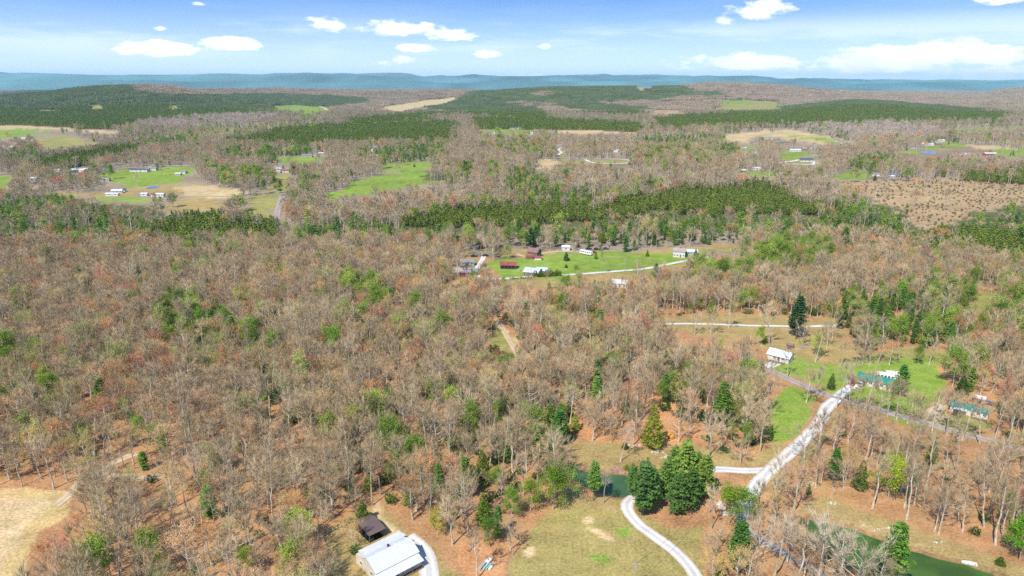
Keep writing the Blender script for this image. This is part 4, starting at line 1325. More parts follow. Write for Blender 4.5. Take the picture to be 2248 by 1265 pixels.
# green roofed houses
o = simple_house(1925, 847, 13.5, 5.4, GREENR, WHITE, -37, 'long white house with a green metal roof beside the pine and two parked vehicles', wh=2.7, rise=1.5, seams=.8, wins=7, clear=9.5, porch=False)
Box().box(-6.7, -3.5, -4.1, -2.72, -.3, .3).out('porch_floor', WOOD, o)
Box().extr([(-4.5, 2.1), (-3.12, 2.45), (-3.12, 2.53), (-4.5, 2.18)], -6.9, -3.2).out('porch_roof', GREENR, o)
for xx in (-6.6, -3.5): Box().box(xx - .07, xx + .07, -4.35, -4.22, -.3, 2.1).out('post', TRIM, o)
o = simple_house(2126, 907, 11.5, 4.6, GREENR, WHITE, -36, 'mobile home with a long green roof and a white awning, by the pale gravel pad', name='mobile_home', cat='mobile home', wh=2.5, rise=.9, seams=.8, wins=6, clear=8.5)
Box().extr([(-4.0, 2.0), (-2.72, 2.25), (-2.72, 2.32), (-4.0, 2.07)], -4.6, -.6).out('awning', WHITER, o)
Box().box(.5, 5.7, -4.1, -3.3, .1, .35).out('ramp', WOOD, o)
for k in range(5): Box().box(.6 + k * 1.2, .7 + k * 1.2, -4.12, -4.04, .35, 1.2).out('rail_post', WOOD, o)
Box().box(.5, 5.7, -4.14, -4.06, 1.2, 1.27).out('handrail', WOOD, o)
o = root('shed', 2148, 884, -36, 'small red shed with a white roof behind the green roofed mobile home', 'shed', clear=3)
gable(o, 3.6, 3.0, 2.3, .6, WHITER, BRICK, over=.25); door(o, 0, -1.5, 1.2, 2.0, '-y', DARKW)
o = root('shed', 1866, 838, -37, 'tiny white shed with a brown roof left of the parked red car', 'shed', clear=2.5)
gable(o, 2.8, 2.4, 2.0, .8, BROWNR, WHITE, over=.25); door(o, 0, -1.2, .9, 1.8, '-y', TRIM)


# ------------------------------------------------------------------ vehicles
def vehicle(name, u, v, yaw, mat, label, cat, L=4.5, Wd=1.8, H=1.45, kind='car', group=None):
    o = root(name, u, v, yaw, label, cat, group, clear=3)
    o.location.z += .14
    if kind == 'car':
        prof = [(-L / 2, .35), (L / 2, .35), (L / 2, .75), (L * .27, .9), (-L * .40, .95), (-L / 2, .85)]
        cab = [(L * .27, .9), (L * .12, H), (-L * .26, H), (-L * .42, .93)]
    elif kind == 'pickup':
        prof = [(-L / 2, .45), (L / 2, .45), (L / 2, 1.0), (L * .24, 1.12), (-L / 2, 1.1)]
        cab = [(L * .24, 1.12), (L * .14, H), (-L * .10, H), (-L * .14, 1.1)]
    elif kind == 'bus':
        prof = [(-L / 2, .4), (L / 2, .4), (L / 2, 1.4), (L * .47, H), (-L / 2, H)]; cab = None
    else:
        prof = [(-L / 2, .4), (L / 2, .4), (L / 2 + .5, 1.2), (L / 2 - .1, H), (-L / 2 + .1, H), (-L / 2, 1.2)]; cab = None
    sw = lambda B: [(y_, x_, z_) for (x_, y_, z_) in B.v]
    B = Box().extr(prof, -Wd / 2, Wd / 2); B.v = sw(B); b = B.out('body', mat, o)
    if cab:
        B = Box().extr(cab, -Wd / 2 + .12, Wd / 2 - .12); B.v = sw(B); B.out('cabin', GLASS, o)
        B = Box().extr([(cab[1][0], H), (cab[2][0], H), (cab[2][0] + .02, H + .06), (cab[1][0] - .02, H + .06)], -Wd / 2 + .1, Wd / 2 - .1); B.v = sw(B); B.out('roof', mat, o)
    else:
        for k in range(5):
            xx = -L * .38 + k * L * .19
            Box().box(xx - L * .06, xx + L * .06, -Wd / 2 - .03, -Wd / 2 - .005, H * .55, H * .8).out('window', GLASS, o)
        Box().box(L * .1, L * .2, -.4, .4, H, H + .25).out('roof_vent', TRIM, o)
    for sx in (-L * .31, L * .31):
        for sy in (-Wd / 2 - .02, Wd / 2 - .2): Box().cyl((sx, sy, .33), 'y', .34, .22, 12).out('wheel', TYRE, o)
    return o


vehicle('parked_car', 1875, 845, 40, REDP, 'red car parked beside the white pickup at the green roofed house', 'car')
vehicle('pickup_truck', 1886, 849, 48, WHITEP, 'white pickup parked at the end of the green roofed house', 'pickup', L=5.4, Wd=2, H=1.8, kind='pickup')
vehicle('camper_trailer', 1943, 834, -30, WHITEP, 'white camper trailer behind the green roofed house, the nearer to its roof', 'camper', L=6.5, Wd=2.4, H=2.7, kind='camper')
vehicle('camper_trailer', 1961, 831, -15, WHITEP, 'white camper trailer behind the green roofed house, half behind the pine', 'camper', L=6.0, Wd=2.4, H=2.7, kind='camper')
vehicle('parked_car', 2166, 888, -20, BLUEP, 'dark blue car parked right of the small red shed', 'car')
vehicle('bus', 1287, 559, -42, WHITEP, 'long white bus parked at the treeline behind the green strip', 'bus', L=9.5, Wd=2.5, H=2.8, kind='bus')
vehicle('parked_car', 1302, 556, 10, REDP, 'bright red car parked right of the long white bus', 'car', L=5, Wd=2, H=1.7)
for (u, v, yw, mt, lb) in [(1292, 548, 5, DARKP, 'dark car in the trees just behind the white bus'), (1310, 549, 0, DARKP, 'dark car in the trees behind the bright red car'),
                           (1330, 548, 8, BLUEP, 'bluish car at the far treeline, the rightmost of those behind the strip'), (1063, 584, 70, SILVP, 'silver car on the lane between the grey roofed house and red barn'),
                           (1040, 564, 10, DARKP, 'dark car parked left on the yard where the lane begins'), (1052, 562, -5, SILVP, 'pale car parked in the middle of the yard where the lane begins'),
                           (1066, 563, 5, DARKP, 'dark car parked closest to the lane at its upper end'), (1278, 358, 0, DARKP, 'dark car at the entrance of the oval gravel drive'),
                           (604, 420, 20, WHITEP, 'white car beside the dark evergreen where the side road ends')]:
    vehicle('parked_car', u, v, yw, mt, lb, 'car')

# ------------------------------------------------------------------ the farmstead on the green strip
o = simple_house(1116, 588, 10.2, 6, REDR, WOOD, -3, 'long low barn with a faded red roof and dark open front on the green strip', name='barn', cat='barn', wh=2.5, rise=1.5, seams=.9, wins=0, clear=7)
Box().box(-4.7, 4.7, -3.06, -3.01, 0, 2.2).out('opening_shade', DARKW, o)  # solid wall behind; this dark sheet paints the shade of the open front
for k in range(5): Box().box(-4.8 + k * 2.35, -4.65 + k * 2.35, -3.2, -3.07, -.2, 2.4).out('post', WOOD, o)
o = simple_house(1170, 603, 9.5, 8.5, METALB, WOOD, -20, 'brown house with a wide light blue metal roof left of the clipped hedge', wh=2.6, rise=1.7, seams=.9, wins=3, clear=9)
simple_house(1190, 600, 6.5, 6, METALB, TANW, -8, 'garage with a light blue roof joined beside the brown house near the hedge', name='garage', cat='garage', wh=2.5, rise=1.3, seams=.9, wins=2, clear=5)
simple_house(1173, 563, 7.5, 7, RUSTR, WOOD, -28, 'tall old barn with a rust brown roof above the loop of the dirt lane', name='barn', cat='barn', wh=3.8, rise=2.2, wins=2, clear=7)
simple_house(1163, 568, 5, 3.4, REDR, WOOD, -5, 'low shed with a bright red roof left below the rust brown barn', name='shed', cat='shed', wh=2, rise=.8, wins=0, clear=3)
simple_house(1181, 570, 4.6, 3.2, REDR, WHITE, -3, 'low shed with a faded red roof right below the rust brown barn', name='shed', cat='shed', wh=1.8, rise=.7, wins=0, clear=3)
simple_house(1242, 549, 5.5, 3.6, WHITER, WHITE, 0, 'small white shed at the dark treeline above the green strip', name='shed', cat='shed', wh=2.6, rise=.9, wins=1, clear=4, doors=False)
simple_house(1491, 563, 8, 6.5, TANR, WHITE, -18, 'white two storey house with a tan roof at the right end of the green strip', wh=4.2, rise=1.6, wins=4, clear=7)
simple_house(1516, 559, 8.5, 6, METALB, GREYW, -6, 'low building with a light blue roof right of the tan roofed house', name='garage', cat='garage', wh=2.6, rise=1.2, wins=2, clear=6)
simple_house(1026, 582, 9, 5.5, GREYR, GREYW, 4, 'house with a dark grey shingle roof and patio, left of the lane', wh=2.6, rise=1.4, wins=3, clear=6)
simple_house(1015, 604, 11, 7, TANR, BRICK, 0, 'brick house with a tan brown roof among bare trees, left of the lane', wh=2.8, rise=1.9, wins=4, chimney=True, clear=8)
simple_house(1036, 602, 8, 6, GREYR, GREYW, -12, 'grey roofed wing standing right of the brick house', name='garage', cat='garage', wh=2.6, rise=1.4, wins=2, clear=5)
simple_house(1000, 602, 4, 4, GREENR, WOOD, 8, 'small green roofed shelter on the left side of the brick house', name='shed', cat='shed', wh=2.4, rise=.7, wins=0, clear=3)
simple_house(1361, 629, 8.5, 6, WHITER, WHITE, -15, 'white roofed house hidden behind dark cedars below the lane', wh=2.7, rise=1.5, seams=.9, wins=3, clear=5)
o = root('swing_set', 1143, 596, 20, 'small pale play frame on the lawn left of the light blue roof', 'play frame')
Box().box(-1.5, 1.5, -.05, .05, 2.0, 2.1).out('top_bar', TRIM, o)
for xx in (-1.5, 1.5):
    for yy in (-.6, .6): Box().box(xx - .05, xx + .05, yy - .05, yy + .05, 0, 2.0).out('leg', TRIM, o)
Box().box(-.3, .3, -.15, .15, .5, .56).out('seat', DARKP, o)

# ------------------------------------------------------------------ far houses and farms
FAR = [
 (8, 322, 34, 12, REDR, WHITE, -18, 'wide red roofed farm building at the left edge of the picture', 'farm_building'),
 (25, 326, 22, 10, METALR, WHITE, -15, 'pale roofed farm building just right of the red roofed one at the left edge', 'farm_building'),
 (73, 311, 12, 7, BLUEW, WHITE, -40, 'pale blue shed at the corner of the striped field', 'shed'),
 (53, 306, 9, 7, WHITER, WHITE, 0, 'small white shed above the left farm, between it and the striped field', 'shed'),
 (172, 378, 22, 9, WHITER, CREAM, 0, 'long white roofed house among bare trees left of the green meadow', 'house'),
 (190, 375, 6, 6, BLUEW, GREYW, 0, 'small blue grey shed at the right end of the long white roofed house', 'shed'),
 (128, 377, 10, 6, METALR, WHITE, 0, 'pale trailer left of the long white roofed house', 'mobile_home'),
 (72, 396, 11, 6, WHITER, GREYW, 10, 'white roofed house buried in trees left of the evergreens', 'house'),
 (232, 398, 12, 7, TANR, CREAM, 5, 'tan roofed house hidden by bare trees below the green meadow', 'house'),
 (307, 377, 27, 8, DARKR, WHITE, 0, 'long charcoal roofed house standing in the green meadow', 'house'),
 (337, 374, 13, 8, GREYR, WHITE, -5, 'white gabled house between the long charcoal roof and the bright green tree', 'house'),
 (324, 375, 5, 5, METALR, WHITE, 0, 'little white shed between the two meadow houses', 'shed'),
 (404, 381, 9, 7, GREYR, WHITE, -10, 'white house with a grey gable behind the budding trees of the meadow', 'house'),
 (392, 385, 8, 5, METALR, GREYW, 0, 'low pale trailer left of the grey gabled house', 'mobile_home'),
 (258, 424, 12, 8, BLUEW, WHITE, 20, 'house with a pale blue roof in the shrubby yard beside the blue pond', 'house'),
 (268, 421, 9, 7, DARKR, WHITE, 15, 'dark blue roofed building behind the pale blue roofed one', 'garage'),
 (242, 430, 9, 5, METALR, WHITE, 5, 'white metal shed left in the shrubby yard', 'shed'),
 (255, 430, 7, 4, WHITER, WHITE, 0, 'white trailer below the pale blue roofed house', 'mobile_home'),
 (318, 430, 8, 5, WHITER, WHITE, 0, 'white shed left in the cluttered yard below the blue pond', 'shed'),
 (340, 431, 7, 5, REDR, WHITE, 0, 'small red and white shed in the cluttered yard below the blue pond', 'shed'),
 (352, 432, 11, 5, METALR, WHITE, -5, 'pale trailer right in the cluttered yard below the blue pond', 'mobile_home'),
 (675, 345, 20, 9, GREYR, TANW, 0, 'long grey roofed ranch house above the small green field', 'house'),
 (693, 342, 8, 7, GREYR, CREAM, 0, 'cream garage at the right end of the grey roofed ranch house', 'garage'),
 (706, 340, 11, 5, WHITER, GREYW, 0, 'long pale shed right of the ranch house above the green field', 'shed'),
 (614, 370, 12, 8, GREYR, WHITE, -15, 'grey roofed house below the far road beside a dark bushy tree', 'house'),
 (626, 379, 13, 7, REDR, WHITE, 0, 'white house with a red roof above the dark evergreen', 'house'),
 (612, 380, 6, 4, METALB, GREYW, 0, 'little blue grey shed left of the red roofed house', 'shed'),
 (600, 366, 12, 8, RUSTR, TANW, 0, 'house with a rust brown roof left below the far road', 'house'),
 (820, 334, 13, 8, METALB, WHITE, -8, 'pale blue roofed house in the woods above the far road', 'house'),
 (1128, 284, 24, 12, DARKR, WHITE, 0, 'wide dark roofed white house on the far hilltop farm', 'house'),
 (1140, 283, 12, 10, GREYR, WHITE, 0, 'grey roofed wing at the right of the hilltop house', 'garage'),
 (1099, 294, 15, 10, REDR, WHITE, 0, 'red roofed barn below the hilltop farm drive', 'barn'),
 (1068, 290, 9, 8, RUSTR, WHITE, 0, 'brown roofed white shed left on the hilltop farm', 'shed'),
 (1083, 295, 8, 7, WHITER, WHITE, 0, 'white shed left of the red roofed hilltop barn', 'shed'),
 (1155, 294, 12, 7, REDR, TANW, 0, 'long red roofed shed right of the hilltop farm hedge', 'shed'),
 (1166, 295, 13, 6, WHITER, WHITE, 0, 'long white shed at the right end of the hilltop farm', 'shed'),
 (1092, 283, 7, 5, WHITER, WHITE, 0, 'white trailer at the upper left of the hilltop farm', 'mobile_home'),
 (1178, 288, 7, 5, WHITER, WHITE, 0, 'white trailer on the tan field at the right of the hilltop farm', 'mobile_home'),
 (1353, 334, 12, 9, WHITER, WHITE, 70, 'white house in a gap of the trees above the oval drive', 'house'),
 (1228, 322, 9, 7, TANR, WHITE, 20, 'small pale house at the head of the winding gravel drive', 'house'),
 (1688, 306, 17, 11, GREYR, WHITE, -3, 'grey roofed house at the lower edge of the tan hill field', 'house'),
 (1745, 333, 22, 9, WHITER, WHITE, 0, 'long white building at the top of the square green field', 'barn'),
 (1766, 330, 11, 7, TANR, BRICK, -5, 'brick and tan building right of the long white one above the green field', 'house'),
 (1784, 326, 10, 7, GREYR, WHITE, 10, 'grey and white house uphill right of the square green field', 'house'),
 (1790, 322, 8, 6, METALR, WHITE, 0, 'pale shed highest of the cluster above the square green field', 'shed'),
 (1770, 355, 24, 15, DARKR, WHITE, -8, 'large white building with a dark blue roof beside its gravel lot', 'hall'),
 (1632, 328, 10, 8, WHITER, GREYW, 10, 'white roofed house on the small lawn left of the square field', 'house'),
 (1649, 337, 11, 8, GREYR, GREYW, 0, 'grey roofed house half hidden by trees below the small lawn', 'house'),
 (1660, 336, 6, 5, WHITER, WHITE, 0, 'white shed right of the half hidden grey roofed house', 'shed'),
 (1660, 374, 13, 6, WHITER, WHITE, 3, 'long white trailer behind the plantation knoll', 'mobile_home'),
 (1632, 378, 6, 5, WHITER, WOOD, 0, 'small white roofed pole barn behind the plantation knoll', 'barn'),
 (1718, 317, 11, 8, DARKR, GREYW, 0, 'dark roofed house hidden in the trees below the tan hill', 'house'),
 (1836, 311, 9, 7, GREYR, WHITE, 0, 'grey house leftmost of three along the end of the tan hill', 'house'),
 (1850, 315, 14, 8, GREYR, WHITE, 0, 'white house in the middle of three along the end of the tan hill', 'house'),
 (1874, 317, 13, 8, GREYR, WHITE, 0, 'grey roofed house rightmost of three along the end of the tan hill', 'house'),
 (1921, 386, 10, 9, GREYR, WHITE, -15, 'white house behind the round tree at the grey ponds', 'house'),
 (1955, 391, 8, 6, WHITER, GREYW, 0, 'small white roofed boathouse at the grey pond', 'shed'),
 (2065, 311, 15, 8, WHITER, WHITE, 0, 'white roofed barn above the blue pond farm', 'barn'),
 (2060, 318, 15, 9, TANR, BRICK, 0, 'brick house of the blue pond farm beside the evergreens', 'house'),
 (2040, 320, 16, 8, METALR, WHITE, 0, 'long pale shed of the blue pond farm', 'shed'),
 (2027, 316, 8, 6, WHITER, WHITE, 60, 'small white shed beside the big dark tree at the blue pond farm', 'shed'),
 (2004, 326, 7, 6, RUSTR, CREAM, 0, 'little cream house left of the blue pond farm', 'house'),
 (2172, 341, 22, 9, WHITER, REDP, 0, 'long red and white poultry barn at the right edge of the brown field', 'barn'),
 (2112, 340, 8, 7, GREYR, WHITE, 0, 'white house in the trees below the brown field', 'house'),
 (2122, 341, 9, 6, METALR, WHITE, 0, 'pale trailer right of the white house below the brown field', 'mobile_home'),
]
for (u, v, L, Dp, rm, wm, yw, lb, nm) in FAR:
    big = L >= 11
    L *= .86; Dp *= .86
    simple_house(u, v, L, Dp, rm, wm, yw, lb, name=nm, cat=nm.replace('_', ' '), wh=3.0 if big else 2.5, rise=Dp * .19, wins=(4 if L > 15 else 3) if big else 1, clear=L * .55 + 5, doors=big)

# ------------------------------------------------------------------ poles, yard things, bank
def pole(u, v, h, label, arm=True, lamp=False, name='utility_pole', cat='utility pole', group=None):
    o = root(name, u, v, random.uniform(-15, 15), label, cat, group)
    Box().cyl((0, 0, -.3), 'z', .16, h + .3, 8, .10).out('pole', POLEW, o)
    if arm:
        a = Box().box(-1.1, 1.1, -.06, .06, h - .7, h - .58).out('crossarm', POLEW, o)
        for xx in (-1, -.35, .35, 1): Box().cyl((xx, 0, h - .58), 'z', .05, .18, 6).out('insulator', SILVP, a)
    if lamp:
        Box().box(-.05, .9, -.05, .05, h - .35, h - .27).box(.7, 1.1, -.12, .12, h - .42, h - .35).out('lamp_arm', SILVP, o)
    if arm: Box().cyl((.28, .0, h - 2.0), 'z', .2, .75, 8).out('transformer', GREYW, o)
    return o


pA = pole(1391, 1304, 9.0, 'utility pole with a transformer at the bottom of the meadow, below the curved drive')
pB = pole(1557, 1127, 6.0, 'leaning lamp pole in the litter right of the dark pine group', arm=False, lamp=True)
pB.rotation_euler[0] = math.radians(4)
pole(1123, 1300, 6.0, 'plain thin post at the left edge of the meadow', arm=False, name='post', cat='post')
pole(1371, 597, 9, 'utility pole beside the lane below the green strip', group=None)
pole(1166, 609, 9, 'utility pole in front of the light blue roofed house')
pole(1133, 578, 9, 'utility pole at the right end of the red roofed barn')
pole(27, 383, 10, 'far utility pole beside the road at the left edge')
a = Vector((pA.location.x, pA.location.y, pA.location.z + 8.5)); b = Vector((pB.location.x, pB.location.y, pB.location.z + 5.9))
G = Geo(); G.tube([tuple(a.lerp(b, t) - Vector((0, 0, 1.6 * 4 * t * (1 - t)))) for t in np.linspace(0, 1, 14)], [.03] * 14, 4, 0)
w = link('power_line', to_mesh('power_line', [G], [DARKP]), label='single power line sagging from the meadow pole to the lamp pole', category='power line')

for (u, v, yw, L, Wd, mt, lb) in [(1061, 1240, 62, 4.2, .75, GREYW, 'stack of long grey metal sheets, the leftmost stack in the orange litter'), (1073, 1232, 55, 1.8, 1.1, WHITEP, 'short white sheets lying between the grey and green stacks'),
                                  (1070, 1245, 58, 2.4, 1.0, paint('mint_sheet', (.30, .55, .42)), 'mint green sheets stacked on the orange litter'), (1077, 1248, 60, 1.3, .5, WHITEP, 'narrow white board right of the mint green sheets')]:
    o = root('sheet_stack', u, v, yw, lb, 'sheet stack', 'building sheets lying in the orange litter', clear=2)
    for k in range(4):
        j = random.uniform(-.06, .06)
        Box().box(-L / 2 + j, L / 2 + j, -Wd / 2 + j, Wd / 2 + j, .05 + k * .09, .12 + k * .09).out('sheet', mt, o)

o = root('towed_implement', 1470, 961, -48, 'small yellow tow-behind machine on the bank right of the conical cedar', 'implement', clear=3)
o.location.z += .25
Box().box(-1.3, 1.0, -.12, .12, .35, .5).out('beam', YELP, o)
Box().box(.6, 1.5, -.75, .75, .3, .95).out('hopper', YELP, o)
Box().box(-.7, .1, -.4, .4, .5, 1.05).out('engine', YELP, o)
for sy in (-.8, .6): Box().cyl((.2, sy, .15), 'y', .36, .2, 12).out('wheel', TYRE, o)
Box().box(1.5, 1.56, -.7, .7, .1, .45).out('blade', SILVP, o)

o = root('rowing_boat', 2128, 1240, -17, 'small white boat with bench seats drawn up on the bank of the olive pond', 'boat', clear=2)
B = Box()
n = 9; hull = []
for i in range(n):
    t = i / (n - 1); w_ = .62 * min(1, .55 + 1.6 * t) * (1 if t < .85 else .9); hull.append((-1.7 + 3.4 * t, w_, .06 + .12 * (1 - t) ** 2))
V, F = [], []
for (x, w_, z) in hull: V += [(x, -w_, .48 + z), (x, -w_ * .7, z), (x, w_ * .7, z), (x, w_, .48 + z), (x, w_ * .9, .48 + z), (x, w_ * .62, z + .07), (x, -w_ * .62, z + .07), (x, -w_ * .9, .48 + z)]
for i in range(n - 1): F += [(i * 8 + j, i * 8 + (j + 1) % 8, i * 8 + 8 + (j + 1) % 8, i * 8 + 8 + j) for j in range(8)]
F += [tuple(range(8)), tuple(range((n - 1) * 8, n * 8))[::-1]]
B.v, B.f = V, F; B.out('hull', WHITEP, o)
for xx in (-1.0, -.1, .8, 1.45): Box().box(xx - .16, xx + .16, -.54, .54, .42, .47).out('seat', WHITEP, o)

# fallen trunks lying in the open litter
for (u, v, yw, Ln, lb) in [(1905, 1010, 20, 6, 'fallen grey trunk in the open orange wood, left of the olive cedar'), (2105, 1120, -35, 7, 'fallen grey trunk on the litter above the white boat'), (1830, 1075, 75, 5, 'short fallen trunk beside the lone green pine'),
                           (1330, 925, 10, 5, 'fallen pale trunk on the orange bank'), (400, 1170, 30, 7, 'fallen trunk in the litter of the left woods'), (560, 1200, -20, 6, 'fallen trunk left of the brown roofed shed'),
                           (1040, 1200, 60, 5, 'fallen trunk in the litter above the sheet stacks'), (290, 1215, 50, 8, 'long fallen trunk near the bottom left corner')]:
    x, y, z = ground(u, v)
    G = Geo(); G.tube([(-Ln / 2, 0, .22), (0, .12, .2), (Ln / 2, -.1, .16)], [.22, .18, .09], 6, 0); G.tube([(Ln * .1, 0, .2), (Ln * .3, .9, .5)], [.08, .03], 4, 0)
    o = link('fallen_trunk', to_mesh('fallen_trunk', [G], [M_BARK]), label=lb, category='fallen trunk', group='fallen trunks in the litter')
    o.location = (x, y, z); o.rotation_euler = (0, 0, math.radians(yw))

# rubble on the pond bank, a heap nobody could count
def stones(name, us, n, size, mat, label, cat, spread=2.0):
    g = np.random.default_rng(len(name) + n)
    V, F = [], []
    for i in range(n):
        u, v = us[g.integers(len(us))]
        x, y, z = ground(u + g.normal(0, spread), v + g.normal(0, spread * .45))
        r = size * g.uniform(.5, 1.4)
        k = len(V)
        pts = np.array([(1, 0, 0), (0, 1, 0), (-1, 0, 0), (0, -1, 0), (.6, .6, .75), (-.6, .5, .8), (-.5, -.7, .7), (.6, -.6, .6)]) * r * g.uniform(.75, 1.25, (8, 3))
        a = g.uniform(0, 6.28); c, s_ = math.cos(a), math.sin(a)
        for p in pts: V.append((x + p[0] * c - p[1] * s_, y + p[0] * s_ + p[1] * c, z + p[2] * .8 - .05))
        F += [tuple(k + j for j in q) for q in ((0, 1, 5, 4), (1, 2, 5), (2, 3, 6, 5), (3, 0, 7, 6), (0, 4, 7), (4, 5, 6, 7))]
    me = D.meshes.new(name); me.from_pydata(V, [], F); me.materials.append(mat); me.update()
    return link(name, me, kind='stuff', label=label, category=cat)


ROCK = paint('red_brown_rubble', (.36, .22, .15), .95, 0, .35, 1.0)
PROCK = paint('pale_stone', (.55, .50, .44), .95, 0, .25, 1.0)
stones('rubble', [(1350, 1030), (1362, 1032), (1374, 1034), (1386, 1038), (1394, 1042), (1368, 1037)], 260, .42, ROCK, 'red brown rubble heaped on the far bank of the green pond', 'rubble', 3.5)
stones('stones', [(1390, 980), (1402, 978), (1440, 992), (1446, 994), (1824, 1105), (1945, 1160), (1988, 1180), (1896, 1148), (2056, 1190), (1782, 1063), (1460, 1003), (1478, 1010), (1660, 1118), (1925, 1165)], 90, .32, PROCK, 'pale stones strewn over the banks', 'stones', 5)
stones('gravel_bank', [(1450, 1058), (1456, 1050), (1446, 1066), (1585, 1115), (1592, 1128), (1580, 1105)], 260, .40, PROCK, 'pale gravel bank under the pines by the bend of the drive', 'gravel', 3.5)
# brushwood left of the lawn
o = root('brush_pile', 1764, 762, 20, 'heap of pale cut branches at the foot of a bare tree above the lawn', 'brush pile', clear=2)
g = np.random.default_rng(5)
for k in range(26):
    G = Geo(); p = g.normal(0, 1, 3) * (1.6, 1.0, .2); q = p + g.normal(0, 1, 3) * (1.4, 1.0, .25); p[2] = abs(p[2]) + .15; q[2] = abs(q[2]) + .15
    G.tube([p, q], [.11, .07], 5, 0); link('branch', to_mesh('branch', [G], [POLEW]), o)
# ---- PART 4

# ------------------------------------------------------------------ where the trees stand
def jgrid(x0, x1, y0, y1, sp, rng, rot=0.0, jit=.42):
    L = max(x1 - x0, y1 - y0) * .75
    n = int(2 * L / sp)
    a, b = np.meshgrid(np.arange(n) * sp - L, np.arange(n) * sp - L)
    a = a.ravel() + rng.uniform(-jit, jit, a.size) * sp
    b = b.ravel() + rng.uniform(-jit, jit, b.size) * sp
    cx, cy = (x0 + x1) / 2, (y0 + y1) / 2
    x = cx + a * math.cos(rot) - b * math.sin(rot); y = cy + a * math.sin(rot) + b * math.cos(rot)
    m = (x > x0) & (x < x1) & (y > y0) & (y < y1)
    return x[m], y[m]


SMIN, SMAX = -.99, .99

def wedge(x, y, pad=40):
    return (x > SMIN * y - pad) & (x < SMAX * y + pad)


TREES = []   # rows: x, y, z, kindcode, proto, scale, sz, rot, r, g, b
KINDS = ['bare', 'bud', 'leafy', 'pine', 'cedar', 'young', 'bush', 'clump_grey', 'clump_pine']
K = {k: i for i, k in enumerate(KINDS)}


LIL1 = [(280, 268), (400, 250), (520, 243), (590, 246), (610, 258), (560, 268), (520, 275), (440, 282), (340, 284)]
LIL2 = [(1640, 272), (1760, 266), (1900, 268), (2010, 272), (2080, 286), (2000, 306), (1880, 300), (1780, 288), (1690, 282)]


def tints(kind, n, rng, x, y):
    """what each tree's twigs, buds or leaves look like"""
    if kind in ('bare', 'clump_grey'):
        pal = np.array([(.42, .335, .215), (.34, .27, .175), (.52, .43, .29), (.44, .29, .165), (.37, .345, .165), (.29, .235, .16)])
        w = [.3, .2, .17, .13, .1, .1]
    elif kind == 'bud':
        pal = np.array([(.62, .31, .13), (.56, .19, .13), (.58, .43, .16), (.43, .43, .15), (.62, .41, .24), (.58, .23, .15), (.52, .36, .23)])
        w = [.22, .05, .19, .20, .16, .05, .13]
    elif kind == 'leafy':
        pal = np.array([(.22, .33, .045), (.31, .39, .07), (.16, .25, .04), (.36, .38, .12)])
        w = [.4, .3, .15, .15]
    elif kind == 'pine':
        pal = np.array([(.17, .29, .055), (.13, .25, .060), (.21, .31, .055)])
        w = [.4, .35, .25]
    elif kind == 'cedar':
        pal = np.array([(.23, .28, .045), (.16, .25, .045), (.27, .31, .05), (.14, .20, .055)])
        w = [.35, .3, .2, .15]
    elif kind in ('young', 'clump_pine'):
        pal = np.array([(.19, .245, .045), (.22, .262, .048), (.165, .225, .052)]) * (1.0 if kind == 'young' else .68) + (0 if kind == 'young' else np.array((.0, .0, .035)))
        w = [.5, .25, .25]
    else:
        pal = np.array([(.060, .125, .022), (.10, .19, .022), (.12, .13, .04), (.045, .09, .025)])
        w = [.4, .25, .15, .2]
    c = pal[rng.choice(len(pal), n, p=w)]
    if kind in ('bare', 'clump_grey', 'bud'):
        # two stands of another sort, with pale lilac grey twigs
        u_, v_ = project(x, np.maximum(y, 60), height(x, y) + 10)
        li = inpoly(u_, v_, LIL1) | inpoly(u_, v_, LIL2)
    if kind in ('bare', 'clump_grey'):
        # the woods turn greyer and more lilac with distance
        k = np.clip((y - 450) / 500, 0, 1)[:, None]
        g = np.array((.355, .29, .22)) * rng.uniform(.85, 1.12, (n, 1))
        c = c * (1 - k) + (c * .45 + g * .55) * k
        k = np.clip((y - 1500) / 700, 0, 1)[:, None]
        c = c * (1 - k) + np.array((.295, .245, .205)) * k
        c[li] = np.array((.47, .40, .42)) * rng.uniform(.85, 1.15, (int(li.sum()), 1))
    return c * rng.uniform(.88, 1.14, (n, 1))


NP = {k: len(PROTO[k]) for k in PROTO}


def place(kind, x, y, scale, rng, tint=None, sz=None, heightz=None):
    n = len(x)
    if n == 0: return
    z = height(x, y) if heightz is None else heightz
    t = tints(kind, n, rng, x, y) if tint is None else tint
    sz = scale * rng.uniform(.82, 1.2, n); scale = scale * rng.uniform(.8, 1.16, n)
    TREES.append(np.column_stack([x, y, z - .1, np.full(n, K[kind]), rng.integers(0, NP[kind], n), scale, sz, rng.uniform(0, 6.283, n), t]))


MIXTAB = {   # forest class: density, then the share of each kind
    F_DECID: (.92, dict(bare=.70, bud=.215, leafy=.018, pine=.010, cedar=.014, bush=.04)),
    F_MIXED: (.97, dict(bare=.12, bud=.04, leafy=.10, pine=.40, cedar=.34)),
    F_SPARSE: (.70, dict(bare=.80, bud=.10, leafy=.01, pine=.02, cedar=.02, bush=.05)),
    F_LEAFY: (.85, dict(bare=.26, bud=.10, leafy=.56, pine=.03, cedar=.05)),
    F_UNDER: (.93, dict(bare=.66, bud=.12, leafy=.045, pine=.02, cedar=.08, bush=.075)),
    F_SCRUB: (.5, dict(bush=.7, leafy=.08, cedar=.12, bare=.10)),
    F_GREENMIX: (.92, dict(bare=.46, bud=.17, leafy=.22, pine=.06, cedar=.10)),
    F_EDGEROW: (.95, dict(bare=.30, cedar=.35, pine=.30, bud=.05)),
    F_THIN: (.07, dict(bare=.42, bud=.15, leafy=.12, cedar=.13, bush=.18)),
    F_FARGREY: (.95, dict(bare=.78, bud=.05, leafy=.03, pine=.06, cedar=.07)),
}

